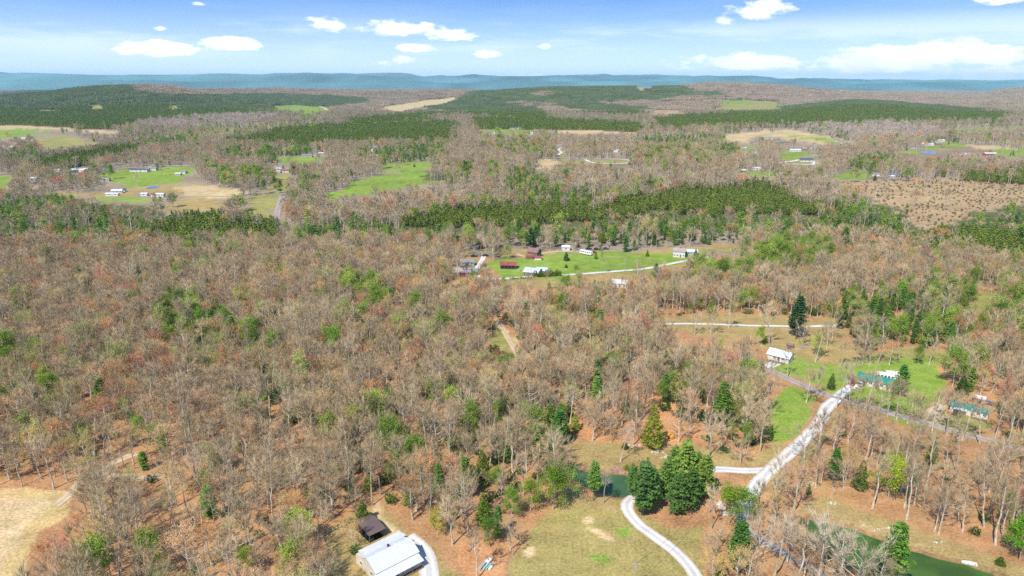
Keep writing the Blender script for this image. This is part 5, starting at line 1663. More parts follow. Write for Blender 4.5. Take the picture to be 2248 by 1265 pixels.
HAZE = 3.3e-5
# ------------------------------------------------------------------ planting
def classes(x, y, z):
    rx, ry = rag(x, y)
    u, v = project(rx, np.maximum(ry, 60), z)
    i, j = cell(u, v)
    return forest[i, j], cover[i, j], u, v


# cells of the photograph where bare ground, a road or a roof is seen, so nothing tall stands in front
SEEN = np.isin(forest, (F_NONE,)).astype(np.int8)
SEEN[forest == F_THIN] = 2
for (nm_, L_, Wd_, x_, y_, z_, hh_) in ROOFS:
    u_, v_ = project(x_, y_, z_); u_ = float(u_); v_ = float(v_)
    k_ = FPX / max(y_, 60.)
    hw = L_ * .5 * k_; hv = hh_ * k_
    a_, b_ = int((v_ - hv - MV0) / 2) - 1, int((v_ - MV0) / 2) + 1
    c_, d_ = int((u_ - hw - MU0) / 2), int((u_ + hw - MU0) / 2) + 1
    SEEN[max(a_, 0):b_ + 1, max(c_, 0):d_ + 1] = 1 if nm_ in ('barn', 'bus', 'parked_car') or v_ > 1100 or (500 < v_ < 615 and 980 < u_ < 1560) else 4
for c_, w_ in ROADS:
    zz_ = height(c_[:, 0], c_[:, 1]); u_, v_ = project(c_[:, 0], np.maximum(c_[:, 1], 60), zz_)
    i_, j_ = cell(u_, v_); fa = SEEN[i_, j_] == 0
    SEEN[i_[fa], j_[fa]] = 3


def blocks(x, y, z, hgt, rng, strong=1.0):
    """would a tree this high stand in front of ground the photograph shows?"""
    bad = np.zeros(x.shape, bool)
    r = rng.random(x.shape)
    for f in (.97, .75, .5, .28):
        u, v = project(x, y, z + hgt * f)
        i, j = cell(u, v); s_ = SEEN[i, j]
        inside = v > MV0
        bad |= inside & ((s_ == 1) & (r < .985) | (s_ == 2) & (r < .80) | (s_ == 4) & (r < np.where(y < 420, .55, .82)) | (s_ == 3) & (r < np.where(y < 330, .16, .6)))
    return bad


def clear_mask(x, y, pad=0):
    m = np.zeros(x.shape, bool)
    for (bx, by, r) in BUILD_CLEAR: m |= (x - bx) ** 2 + (y - by) ** 2 < (r + pad) ** 2
    for P in PONDW:
        lo = P.min(0) - 5; hi = P.max(0) + 5
        q = (x > lo[0]) & (x < hi[0]) & (y > lo[1]) & (y < hi[1])
        if q.any():
            m[q] |= inpoly(x[q], y[q], P) | (seg_dist(x[q], y[q], P) < 1.5)
    return m


rng = np.random.default_rng(42)
for (y0, y1, sp, sc) in ((88, 480, 4.5, .85), (480, 1300, 7.2, 1.0), (1300, 2750, 11.0, 1.12)):
    x, y = jgrid(SMIN * y1 - 60, SMAX * y1 + 60, y0, y1, sp, rng, .31)
    m = wedge(x, y); x, y = x[m], y[m]
    z = height(x, y)
    fb, cc, u, v = classes(x, y, z)
    fc = classes(x, y, z + (12.0 if y1 > 480 else 7))[0]     # the kind of wood is what the crowns show
    top_ = classes(x, y, z + 15.5)[0]
    if y1 > 480: fc = np.where(np.isin(top_, (F_PLANT, F_FARPINE)) & np.isin(fc, (F_DECID, F_FARGREY)), top_, fc)
    open_ = np.isin(fb, (F_NONE, F_THIN, F_SCRUB, F_SPARSE)) | np.isin(fc, (F_NONE,))
    fc = np.where(open_, fb, fc)
    ok = ~clear_mask(x, y) & ~on_road(x, y, 1.6)
    dead = blocks(x, y, z, 15.0 * sc, rng)
    ok &= ~dead | (fb == F_THIN) & (rng.random(len(x)) < .5)
    # small gaps in the canopy
    dens = .72 + .5 * vnoise(x, y, 22, 61)
    r = rng.random(len(x))
    # hollows with more evergreens, slopes with more colour
    ev = vnoise(x, y, 55, 62); bud = vnoise(x, y, 38, 63); gr = vnoise(x, y, 48, 64)
    for cl, (p, mix) in MIXTAB.items():
        mm = ok & (fc == cl) & (r < p * (dens if cl in (F_DECID, F_UNDER, F_FARGREY) else 1.0))
        if not mm.any(): continue
        xs, ys_, zs_ = x[mm], y[mm], z[mm]
        W_ = np.zeros((mm.sum(), len(KINDS)))
        for k_, w_ in mix.items(): W_[:, K[k_]] = w_
        if cl in (F_DECID, F_FARGREY):
            W_[:, K['pine']] *= np.where(ev[mm] > .62, 4.5, .5)
            W_[:, K['cedar']] *= np.where(ev[mm] > .62, 3.0, .6)
            W_[:, K['bud']] *= (.35 + 1.5 * bud[mm])
            W_[:, K['leafy']] *= np.where(gr[mm] > .66, 4.5, .3) * np.where(ys_ < 215, .35, 1)
            far = np.clip((ys_ - 420) / 250, 0, 1)
            W_[:, K['bud']] *= 1 - .72 * far
            W_[:, K['bare']] *= 1 + .1 * far
        W_ /= W_.sum(1, keepdims=True)
        pick = (rng.random(len(xs))[:, None] > np.cumsum(W_, 1)).sum(1).clip(0, len(KINDS) - 1)
        for k_ in mix:
            q = pick == K[k_]
            if not q.any(): continue
            n = q.sum()
            s_ = rng.uniform(.74, 1.16, n) * sc
            if k_ in ('bare', 'bud'): s_ = np.where(rng.random(n) < .22, s_ * .62, s_)
            if k_ == 'bush': s_ = rng.uniform(.5, 1.3, n)
            if k_ == 'cedar': s_ *= rng.choice([.6, .85, 1.1], n)
            if k_ == 'pine': s_ *= rng.choice([.6, .8, .95], n, p=[.3, .4, .3])
            if cl == F_MIXED: s_ *= .88
            place(k_, xs[q], ys_[q], s_, rng, heightz=zs_[q])
# saplings in first leaf, and an olive green understorey in the damper hollows
x, y = jgrid(-420, 420, 100, 480, 5.6, rng, .77)
z = height(x, y); fc, cc, u, v = classes(x, y, z)
base = np.isin(fc, (F_DECID, F_UNDER, F_GREENMIX)) & ~clear_mask(x, y) & ~on_road(x, y, 1) & ~blocks(x, y, z, 6, rng)
m = base & (rng.random(len(x)) < .13) & (v < 1120)
place('leafy', x[m], y[m], rng.uniform(.32, .62, m.sum()), rng, heightz=z[m])
m = base & (vnoise(x, y, 42, 93) > .52) & (rng.random(len(x)) < .30)
t = np.array([(.13, .17, .05), (.10, .15, .04), (.16, .18, .06), (.07, .13, .03)])[rng.integers(0, 4, m.sum())]
place('bush', x[m], y[m], rng.uniform(.9, 2.2, m.sum()), rng, tint=t, heightz=z[m])
# a low green understory between the trunks near the ponds
x, y = jgrid(-160, 330, 110, 400, 3.4, rng, .1)
z = height(x, y); fc, cc, u, v = classes(x, y, z)
m = ((fc == F_UNDER) & (rng.random(len(x)) < .34) | (fc == F_DECID) & (rng.random(len(x)) < .022) | (fc == F_GREENMIX) & (rng.random(len(x)) < .1)) & ~clear_mask(x, y) & ~on_road(x, y, 1)
place('bush', x[m], y[m], rng.uniform(.6, 1.9, m.sum()), rng, heightz=z[m])
# scattered brush in the cut-over land
x, y = jgrid(300, 900, 560, 1000, 4.2, rng, .2)
z = height(x, y); fc, cc, u, v = classes(x, y, z)
m = (cc == C_CLEAR) & (rng.random(len(x)) < .35) & (fc == F_THIN)
t = np.array([(.22, .17, .10), (.17, .17, .07), (.25, .17, .12), (.14, .15, .06)])[rng.integers(0, 4, m.sum())]
place('bush', x[m], y[m], rng.uniform(.3, .9, m.sum()), rng, tint=t, heightz=z[m])
# plantations, planted in rows
for (y0, y1, sp, sc, jit) in ((440, 1300, 2.95, .95, .16), (1300, 2750, 4.7, 1.3, .3)):
    x, y = jgrid(SMIN * y1 - 60, SMAX * y1 + 60, y0, y1, sp, rng, .5, jit)
    m = wedge(x, y); x, y = x[m], y[m]
    z = height(x, y)
    fc = classes(x, y, z + 5 * sc)[0]
    hi_ = classes(x, y, z + 13)[0]
    m = (np.isin(fc, (F_PLANT, F_FARPINE)) | np.isin(hi_, (F_PLANT, F_FARPINE)) & np.isin(fc, (F_DECID, F_FARGREY))) & ~blocks(x, y, z, 8 * sc, rng) & ~clear_mask(x, y, -2) & ~on_road(x, y, 1) & (rng.random(len(x)) < .95)
    thin_ = vnoise(x, y, 16, 95)
    m &= thin_ < .86
    place('young', x[m], y[m], (rng.uniform(.72, 1.2, m.sum()) + .22 * (vnoise(x[m], y[m], 40, 96) - .5)) * sc, rng, heightz=z[m])
# far hills, a stand at a time
x, y = jgrid(SMIN * 9500 - 60, SMAX * 9500 + 60, 2720, 9500, 33, rng, .2)
m = wedge(x, y); x, y = x[m], y[m]
z = height(x, y); fc, cc, u, v = classes(x, y, z)
bl = blocks(x, y, z, 12, rng)
m = (fc == F_FARGREY) & (rng.random(len(x)) < .95) & (v > 150) & ~bl
mix_ = rng.random(len(x)) < .10
place('clump_grey', x[m & ~mix_], y[m & ~mix_], rng.uniform(.9, 1.15, (m & ~mix_).sum()), rng, heightz=z[m & ~mix_])
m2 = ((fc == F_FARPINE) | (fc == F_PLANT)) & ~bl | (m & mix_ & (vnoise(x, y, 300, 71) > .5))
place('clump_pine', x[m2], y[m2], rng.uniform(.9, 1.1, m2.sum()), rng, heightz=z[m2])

# ---- trees the photograph singles out: kind, foot (u, v), top v, tint, words for the label
HERO = [
 ('pine', 1303, 1099, 1030, None, 'dense dark green pine standing alone at the meadow corner of the green pond'),
 ('pine', 1412, 1131, 1022, None, 'dense pine at the left edge of the dark group by the drive bend'),
 ('pine', 1389, 1090, 1025, None, 'dense pine right beside the water at the drive bend'),
 ('pine', 1430, 1118, 1035, None, 'pine with layered boughs, second from the drive bend'),
 ('pine', 1461, 1100, 1015, None, 'pine in the group by the drive bend, under the gravel bank'),
 ('pine', 1485, 1130, 1040, None, 'lower pine in the front of the dark pine group'),
 ('pine', 1500, 1080, 975, None, 'tallest pine in the back of the dark pine group'),
 ('pine', 1525, 1075, 985, None, 'broad tall pine in the back right of the dark pine group'),
 ('pine', 1545, 1092, 1000, None, 'dark pine at the right edge of the pine group'),
 ('pine', 1515, 1118, 1030, None, 'dark pine in the front right of the pine group'),
 ('pine', 1478, 1062, 985, None, 'pale green pine in the back left of the pine group'),
 ('cedar', 1562, 1082, 1038, None, 'yellow green cedar at the right foot of the pine group'),
 ('cedar', 1432, 984, 905, (.14, .17, .018), 'large conical yellow green cedar alone on the bank above the green pond'),
 ('cedar', 1372, 985, 966, (.07, .10, .02), 'round dark cedar on a leaning stem above the green pond'),
 ('cedar', 1376, 1031, 1016, None, 'small cedar left of two on the rubble bank'), ('cedar', 1388, 1033, 1012, None, 'small cedar right of two on the rubble bank'),
 ('pine', 1228, 978, 900, (.05, .125, .022), 'bright broad pine at the edge of the bank left above the green pond'),
 ('pine', 1208, 950, 880, None, 'pine close behind the bright broad pine left of the bank'), ('cedar', 1262, 945, 905, None, 'dark cedar between two pines and the orange bank'),
 ('pine', 1747, 745, 665, (.035, .085, .03), 'tall dark pine beside the upper gravel lane'), ('pine', 1738, 738, 690, (.035, .085, .03), 'shorter dark pine left against the tall one by the upper lane'),
 ('pine', 1843, 722, 690, (.035, .085, .03), 'small dark pine where the upper lane ends'),
 ('pine', 1582, 945, 858, (.11, .19, .03), 'bright green pine deep in the wood left of the green strip'),
 ('leafy', 735, 785, 712, (.20, .34, .04), 'tall pale green tree in the middle of the left woods'), ('leafy', 497, 740, 678, (.17, .34, .03), 'bright green tree pair member, standing tallest left of the middle woods'),
 ('leafy', 440, 735, 682, (.17, .34, .03), 'slim bright green tree left of the tallest green one'), ('pine', 348, 730, 688, (.04, .10, .02), 'dark green pine among bare trees left of the slim green tree'),
 ('pine', 462, 655, 618, (.03, .08, .03), 'dark conical pine in the upper left woods'), ('cedar', 603, 887, 860, (.08, .16, .02), 'round bright green cedar alone in the left woods'),
 ('leafy', 770, 960, 898, (.34, .40, .05), 'broad yellow green tree in the centre left woods'),
 ('leafy', 1452, 885, 842, (.24, .38, .05), 'light green tree in the wood left of the green strip'),
 ('cedar', 1060, 1065, 1002, (.10, .15, .018), 'conical yellow green cedar in the central understory'), ('cedar', 1062, 1152, 1096, (.10, .17, .018), 'bright conical cedar left of the meadow corner'),
 ('leafy', 1122, 1140, 1080, (.16, .28, .03), 'leafy green tree at the wood edge above the meadow corner'), ('leafy', 1165, 1120, 1052, (.22, .32, .03), 'yellow green tree at the wood edge, left of three slim green ones'),
 ('leafy', 1214, 1118, 1035, (.17, .30, .02), 'slim bright green tree at the wood edge above the meadow'), ('leafy', 1240, 1105, 1030, (.20, .30, .06), 'slim green tree at the wood edge nearest the green pond'),
 ('leafy', 960, 1175, 1128, (.36, .34, .03), 'yellow green spreading tree right of the dirt track by the house'), ('leafy', 1075, 1200, 1150, (.12, .24, .03), 'leafy green tree at the left edge of the meadow'),
 ('bush', 858, 1104, 1088, (.08, .18, .02), 'small round green shrub beside the dirt track'), ('bush', 779, 1216, 1203, (.07, .17, .02), 'low green bush at the left corner of the pale roofed house'),
 ('leafy', 545, 1262, 1205, (.30, .38, .05), 'yellow green tree at the bottom edge left of the house'),
 ('pine', 1950, 1300, 1185, (.11, .22, .03), 'large bright pine on the near shore of the olive pond'), ('pine', 1905, 1290, 1235, (.10, .17, .02), 'lower yellow green pine left of the large one by the olive pond'),
 ('leafy', 2238, 1230, 1145, (.16, .38, .02), 'vivid green leafy tree at the right edge above the pond bank'), ('leafy', 2222, 1215, 1160, (.15, .34, .02), 'vivid green tree just left of the one at the right edge'),
 ('cedar', 2195, 1240, 1222, (.08, .12, .02), 'low dark cedar on the bank at the right edge'),
 ('pine', 1620, 1250, 1140, (.07, .16, .03), 'slender green pine between the two gravel drives'), ('pine', 1608, 1225, 1180, (.07, .15, .03), 'thin green pine beside the slender one between the drives'),
 ('leafy', 1600, 1150, 1065, (.26, .40, .03), 'light green tree at the left foot of the gravel junction'), ('leafy', 1632, 1150, 1072, (.17, .28, .05), 'grey green tree right of the light green one at the junction'),
 ('pine', 1828, 1062, 1000, (.05, .13, .02), 'green pine alone in the open orange wood right of the drive'), ('cedar', 1886, 1075, 1022, (.09, .13, .03), 'small olive tree on a leaning stem right of the lone pine'),
 ('leafy', 1950, 1095, 1000, (.32, .42, .02), 'bright yellow green slim tree in the open orange wood'), ('cedar', 2043, 1017, 975, (.10, .13, .015), 'olive green cedar in the open orange wood'),
 ('pine', 1975, 868, 798, (.07, .17, .025), 'full green pine behind the long green roof'), ('cedar', 1824, 855, 825, (.06, .09, .02), 'round dark evergreen left of the white pickup'),
 ('cedar', 2110, 865, 815, (.045, .10, .015), 'dark evergreen right of the lawn, casting a black shadow'), ('leafy', 2090, 850, 765, (.26, .38, .06), 'tall pale green tree with white trunks above the gravel pad'),
 ('leafy', 1655, 678, 625, (.19, .40, .02), 'vivid green tree above the upper lane, the taller of two'), ('leafy', 1628, 680, 638, (.22, .38, .03), 'green tree above the upper lane, the shorter of two'),
 ('leafy', 1663, 760, 720, (.34, .42, .04), 'yellow green tree between the upper lane and the blue white roof'),
 ('leafy', 212, 560, 535, (.14, .34, .01), 'vivid green round tree in the upper left woods'), ('leafy', 46, 590, 566, (.20, .36, .02), 'green tree near the left edge of the upper woods'),
 ('pine', 606, 530, 508, (.04, .10, .03), 'dark pine where the side road enters the woods'), ('pine', 1165, 545, 500, (.03, .10, .02), 'tall dark pine behind the rust brown barn'),
 ('cedar', 1308, 569, 553, (.09, .18, .015), 'conical cedar on the green strip below the red car'), ('cedar', 1421, 563, 548, (.07, .16, .015), 'conical cedar in the middle of the green strip'),
 ('cedar', 1243, 573, 548, (.06, .09, .03), 'dark cedar on the green strip below the white shed'), ('cedar', 1243, 588, 578, (.05, .12, .03), 'tiny dark cedar on the lawn right of the light blue roof'),
 ('pine', 1440, 600, 578, (.05, .11, .03), 'dark pine at the right end of the lane'), ('pine', 1484, 630, 592, (.04, .10, .03), 'dark slender pine below the right end of the strip'),
 ('cedar', 1494, 556, 543, None, 'dark cedar behind the tan roofed house'), ('cedar', 1527, 562, 545, None, 'dark cedar right of the low light blue roof'), ('cedar', 1505, 564, 549, None, 'dark cedar between the last two houses of the strip'),
 ('leafy', 1265, 606, 582, (.24, .38, .03), 'light green tree at the right end of the hedge'), ('leafy', 1272, 640, 605, (.24, .38, .03), 'light green tree below the lane beside the hedge'),
 ('bud', 1018, 565, 545, (.52, .30, .08), 'orange tree above the grey roofed house'), ('leafy', 1114, 568, 533, (.33, .35, .12), 'pale green tree over the start of the dirt lane'),
 ('cedar', 1305, 632, 612, None, 'dark cedar leftmost of the row hiding the white roof'), ('cedar', 1318, 636, 616, None, 'dark cedar second in the row hiding the white roof'), ('cedar', 1335, 638, 618, None, 'dark cedar third in the row hiding the white roof'),
 ('cedar', 1350, 641, 624, None, 'dark cedar fourth in the row hiding the white roof'), ('cedar', 1370, 643, 628, None, 'dark cedar rightmost of the row hiding the white roof'),
 ('bare', 118, 1073, 950, None, 'big spreading bare tree at the edge of the tan clearing'), ('bare', 1325, 1105, 1040, (.42, .40, .38), 'white stemmed bare tree between the lone pine and the green pond'),
 ('bare', 1362, 1013, 940, (.42, .40, .38), 'pale bare tree on the bank above the green pond'), ('bare', 1555, 950, 900, (.46, .43, .38), 'pale round crowned bare tree left of the green strip'),
 ('bare', 1790, 875, 795, (.40, .36, .28), 'wide bare tree on the roadside above the junction'), ('bare', 1835, 895, 800, (.40, .36, .28), 'wide bare tree right of the gravel junction'),
 ('bare', 1902, 905, 815, None, 'auto'), ('bare', 1925, 910, 830, None, 'auto'), ('bud', 1948, 915, 842, None, 'auto'), ('bare', 1968, 922, 835, None, 'auto'), ('bare', 1992, 930, 850, None, 'auto'), ('bare', 2016, 936, 860, None, 'auto'), ('bare', 2046, 950, 865, None, 'auto'), ('bare', 2078, 955, 860, None, 'auto'), ('bare', 2112, 968, 870, None, 'auto'), ('bare', 2150, 975, 885, None, 'auto'), ('bare', 1880, 900, 820, None, 'auto'), ('bare', 2066, 925, 850, None, 'auto'), ('bare', 2100, 930, 850, None, 'auto'), ('bare', 2185, 960, 870, None, 'auto'), ('bare', 2205, 990, 890, None, 'auto'), ('bare', 1862, 905, 810, None, 'auto'), ('bare', 1790, 795, 720, None, 'auto'), ('bare', 1893, 800, 728, None, 'auto'), ('bare', 1878, 804, 735, None, 'auto'), ('bare', 1908, 803, 740, None, 'auto'), ('bare', 1928, 800, 738, None, 'auto'), ('bud', 1952, 802, 745, None, 'auto'), ('bare', 1975, 795, 740, None, 'auto'), ('bare', 1690, 762, 668, None, 'auto'), ('bare', 1762, 760, 700, None, 'auto'), ('bare', 1815, 765, 705, None, 'auto'), ('bare', 2040, 800, 740, None, 'auto'), ('bare', 2075, 820, 745, None, 'auto'), ('bud', 1600, 720, 660, None, 'auto'), ('bare', 1560, 735, 670, None, 'auto'), ('bare', 1525, 735, 680, None, 'auto'), ('leafy', 1790, 780, 735, None, 'auto'), ('bare', 1845, 805, 750, None, 'auto'), ('leafy', 2015, 800, 760, None, 'auto'), ('bare', 1770, 885, 800, None, 'auto'), ('bare', 1728, 830, 760, None, 'auto'), ('bare', 1765, 1010, 920, None, 'auto'), ('bare', 1790, 1000, 905, None, 'auto'),
 ('bare', 1700, 1268, 1150, (.50, .46, .38), 'pale limbed bare tree between the narrow drive and the olive pond, leftmost'), ('bare', 1748, 1290, 1160, (.50, .46, .38), 'pale bare tree on the near pond bank, second from the left'),
 ('bare', 1792, 1305, 1150, (.52, .48, .40), 'tall white limbed bare tree on the near bank of the olive pond'), ('bare', 1838, 1320, 1165, (.50, .46, .38), 'wide white limbed bare tree right of the tall one on the near bank'),
 ('bare', 1878, 1345, 1190, (.46, .42, .34), 'bare tree beside the large bright pine on the near bank'), ('bare', 1655, 1245, 1135, (.46, .42, .34), 'slender bare tree left of the narrow drive at its bend'),
 ('bud', 1692, 1165, 1085, (.60, .44, .18), 'mustard budded tree between the junction and the olive pond'), ('bud', 1562, 1300, 1215, (.62, .44, .15), 'mustard budded tree at the bottom edge right of the curved drive'),
 ('bud', 1610, 1310, 1210, (.62, .46, .17), 'broad mustard budded tree at the bottom edge by the narrow drive'), ('bud', 775, 1205, 1140, (.58, .36, .14), 'orange budded tree left of the brown roofed shed'), ('bare', 1940, 760, 700, (.45, .42, .38), 'white bare tree at the edge of the evergreens above the lawn'),
 ('bare', 1380, 585, 572, None, ''), ('bare', 1400, 603, 572, (.38, .33, .28), 'bare round tree standing beside the lane on the right'),
 ('pine', 617, 430, 398, (.02, .06, .02), 'dark evergreen above the small side road'), ('leafy', 614, 424, 412, (.16, .30, .02), 'round yellow green tree at the foot of the dark evergreen'),
 ('leafy', 346, 374, 359, (.04, .22, .02), 'vivid green tree right of the meadow houses'), ('leafy', 580, 426, 395, (.15, .25, .05), 'slender green tree on the field edge left of the side road'),
 ('leafy', 1082, 386, 353, (.24, .40, .03), 'large light green tree above the dark wood'), ('leafy', 1035, 382, 352, (.20, .36, .04), 'light green tree at the field corner'),
 ('cedar', 1022, 393, 375, (.03, .09, .04), 'dark cedar at the right tip of the big green field'), ('pine', 1817, 425, 395, (.06, .12, .02), 'conical pine at the edge of the cut-over land'),
 ('bare', 300, 410, 378, None, 'bare round tree in the green meadow, left of the blue pond'), ('cedar', 1920, 397, 380, (.07, .09, .03), 'olive tree in front of the white pond house'),
]
HROWS, HLAB = [], []
BASEH = dict(bare=18, bud=16.5, leafy=15.5, pine=16, cedar=9.2, bush=2.0, young=8.5)
for (kd, u, v, vt, tint, lb) in HERO:
    if not lb: continue
    if lb == 'auto': lb = None
    x, y, z = ground(u, v)
    dF = y * cosP - (z - CAM_H) * sinP
    Hm = (v - vt) * dF / FPX / max(.5, math.cos(math.atan2(CAM_H, y)))
    s_ = Hm / BASEH[kd]
    if tint is None: tint = tints(kd, 1, rng, np.array([x]), np.array([y]))[0]
    elif kd in ('pine', 'cedar'): tint = tuple(1.5 * c for c in tint)
    w_ = s_ * ({'pine': 1.0, 'cedar': 1.05}.get(kd, 1.0))
    if kd == 'bush': w_ = s_ * 1.1
    wid = min(max(w_, .55), 1.6)
    HROWS.append([x, y, z - .1, K[kd], rng.integers(0, NP[kd]), wid, s_, rng.uniform(0, 6.28), *tint]); HLAB.append(lb)
    r0 = 2.6 * max(.6, wid)
HROWS = np.array(HROWS)
A = np.concatenate(TREES)
# ordinary trees keep clear of the ones set by hand
keep = np.ones(len(A), bool)
for h in HROWS:
    keep &= ~((A[:, 0] - h[0]) ** 2 + (A[:, 1] - h[1]) ** 2 < (2.4 + h[5]) ** 2)
    # and out of the line of sight just in front of it
    t = (h[1] - A[:, 1]); dxs = A[:, 0] - h[0] * A[:, 1] / h[1]
    keep &= ~((t > 0) & (t < 9 + .016 * h[1]) & (np.abs(dxs) < 2.2) & (A[:, 3] != K['bush']))
A = A[keep]
print('trees', len(A), {k: int((A[:, 3] == K[k]).sum()) for k in KINDS})

# ------------------------------------------------------------------ individuals and the woods behind them
LAND = [('the pale roofed house', 858, 1240), ('the brown roofed shed', 812, 1165), ('the green pond', 1330, 1060), ('the drive bend', 1400, 1150), ('the gravel junction', 1690, 1032),
        ('the olive pond', 1950, 1210), ('the tan clearing', 60, 1120), ('the forest track', 230, 1035), ('the small clearing', 1090, 745), ('the blue white roof', 1713, 785),
        ('the long green roof', 1925, 845), ('the mobile home', 2127, 900), ('the road junction', 1832, 873), ('the meadow', 1250, 1200), ('the orange bank', 1400, 920), ('the upper gravel lane', 1650, 715),
        ('the lawn', 1850, 820), ('the paved road end', 2200, 975), ('the red roofed barn', 1115, 585), ('the tan roofed house', 1491, 560), ('the brick house', 1015, 600), ('the white bus', 1287, 556),
        ('the cut-over land', 2050, 450), ('the narrow drive', 1720, 1215), ('the bottom left corner', 200, 1250), ('the bottom edge', 560, 1250), ('the left edge', 20, 880),
        ('the conical cedar', 1432, 984), ('the green strip', 1745, 920), ('the side road', 612, 470), ('the big green field', 830, 405), ('the hedge', 1200, 606),
        ('the sheet stacks', 1068, 1240), ('the white boat', 2128, 1238), ('the tall pale green tree', 735, 785), ('the dense left plantation', 480, 500), ('the plantation knoll', 1600, 430), ('the leafy grove', 1600, 590),
        ('the yellow green tree', 770, 960), ('the round cedar', 603, 887), ('the dark conical pine', 462, 655), ('the dirt track', 850, 1140)]
LXY = np.array([ground(u, v)[:2] for (_, u, v) in LAND])
ORD = ['nearest', 'second nearest', 'third nearest', 'fourth nearest', 'fifth nearest', 'sixth nearest', 'seventh nearest', 'eighth nearest', 'ninth nearest', 'tenth nearest', 'eleventh nearest', 'twelfth nearest']
ORD2 = 'first second third fourth fifth sixth seventh eighth ninth tenth eleventh twelfth thirteenth fourteenth fifteenth sixteenth'.split()
NAMES = dict(bare='bare_tree', bud='budding_tree', leafy='leafy_tree', pine='pine_tree', cedar='cedar_tree', young='plantation_pine', bush='shrub')
CATS = dict(bare='bare tree', bud='budding tree', leafy='leafy tree', pine='pine tree', cedar='cedar tree', young='plantation pine', bush='shrub')
GROUPS = dict(bare='bare grey trees of the open woods', bud='trees in orange, red or yellow bud', leafy='spring green leafy trees', pine='pines among the bare woods', cedar='cedars among the bare woods',
              young='young pines of the plantations', bush='green shrubs under the trees')
LIMIT = dict(bare=290, bud=290, leafy=240, pine=230, cedar=220, young=290, bush=200)


def colour_word(kd, t):
    r, g, b = t
    if kd == 'bud': return 'red budded' if r > 2.6 * g else ('orange budded' if r > 1.55 * g else ('yellow green budded' if g > .95 * r else 'yellow brown budded'))
    if kd == 'leafy': return 'yellow green' if r > .72 * g else 'bright green'
    if kd == 'bare': return 'pale grey' if r > .37 else ('brown grey' if r > 1.25 * g else 'grey')
    if kd in ('pine', 'cedar'): return 'olive green' if r > .8 * g else 'dark green'
    if kd == 'bush': return 'olive' if r > .75 * g else 'green'
    return 'dark green'


slant = np.sqrt(A[:, 0] ** 2 + A[:, 1] ** 2 + CAM_H ** 2)
hh = np.array([BASEH.get(k, 1) for k in KINDS])[A[:, 3].astype(int)] * A[:, 6]
PU, PV = project(A[:, 0], A[:, 1], A[:, 2] + hh * .6)
view = (PU > 0) & (PU < 2248) & (PV > 0) & (PV < 1262)
size = hh / slant
single = np.zeros(len(A), bool)
for kd in LIMIT:
    i = np.where((A[:, 3] == K[kd]) & view)[0]
    i = i[np.argsort(-size[i])][:LIMIT[kd]]
    single[i] = True
I = np.concatenate([HROWS, A[single]])
ILAB = HLAB + [None] * int(single.sum())
near = np.argmin((I[:, 0:1] - LXY[None, :, 0]) ** 2 + (I[:, 1:2] - LXY[None, :, 1]) ** 2, 1)
_d2 = (I[:, 0:1] - LXY[None, :, 0]) ** 2 + (I[:, 1:2] - LXY[None, :, 1]) ** 2
second = np.argsort(_d2, 1)[:, 1]
dn = np.hypot(I[:, 0] - LXY[near, 0], I[:, 1] - LXY[near, 1])
rank = {}
for i in np.argsort(dn):
    if ILAB[i]: continue
    kd = KINDS[int(I[i, 3])]
    cw = colour_word(kd, I[i, 8:11]); sw = 'tall' if I[i, 6] > 1.0 else ('small' if I[i, 6] < .68 else 'middling')
    key = (kd, cw, sw, near[i]); r = rank.get(key, 0); rank[key] = r + 1
    noun = dict(bare='bare tree', bud='tree', leafy='leafy tree', pine='pine', cedar='cedar', young='young pine', bush='shrub')[kd]
    lm = LAND[near[i]][0]
    if r < 10: ILAB[i] = f"{sw} {cw} {noun}, {ORD[r]} {lm}"
    else:
        lm2 = LAND[second[i]][0]; key = key + (second[i],); r = rank.get(key, 0); rank[key] = r + 1
        ILAB[i] = f"{sw} {cw} {noun} {ORD2[r]} from {lm} towards {lm2}" if r < len(ORD2) else f"{sw} {cw} {noun} among those between {lm} and {lm2}"
for i in range(len(I)):
    if len(ILAB[i].split()) > 16 and ' among those between ' in ILAB[i]: ILAB[i] = ILAB[i].replace(' among those between ', ' between ')
    if len(ILAB[i].split()) > 14: ILAB[i] = ILAB[i].replace('middling ', '').replace('yellow brown', 'yellowish').replace('yellow green', 'yellowish')
    x, y, z, kc, pr, s1, s2, rot = I[i, :8]; kd = KINDS[int(kc)]
    d = math.hypot(x, y)
    lod = '' if d < 520 or kd == 'bush' else '_far'
    trunk, crown, whole = PROTO[kd + lod][int(pr) % NP[kd + lod]]
    tint = [float(c) for c in I[i, 8:11]]
    px = BASEH[kd] * s2 / math.hypot(d, CAM_H) * 683
    if trunk and px > 18:
        o = D.objects.new(NAMES[kd], None); o.empty_display_size = .3; COL.objects.link(o)
        t = D.objects.new('trunk', trunk); t.parent = o; COL.objects.link(t); t['tint'] = tint
        c = D.objects.new('crown', crown); c.parent = o; COL.objects.link(c); c['tint'] = tint
    else:
        o = D.objects.new(NAMES[kd], whole); COL.objects.link(o); o['tint'] = tint
    o.location = (x, y, z); o.scale = (s1, s1, s2); o.rotation_euler = (0, 0, rot)
    o['label'] = ILAB[i]; o['category'] = CATS[kd]; o['group'] = GROUPS[kd]
print('individual trees', len(I))

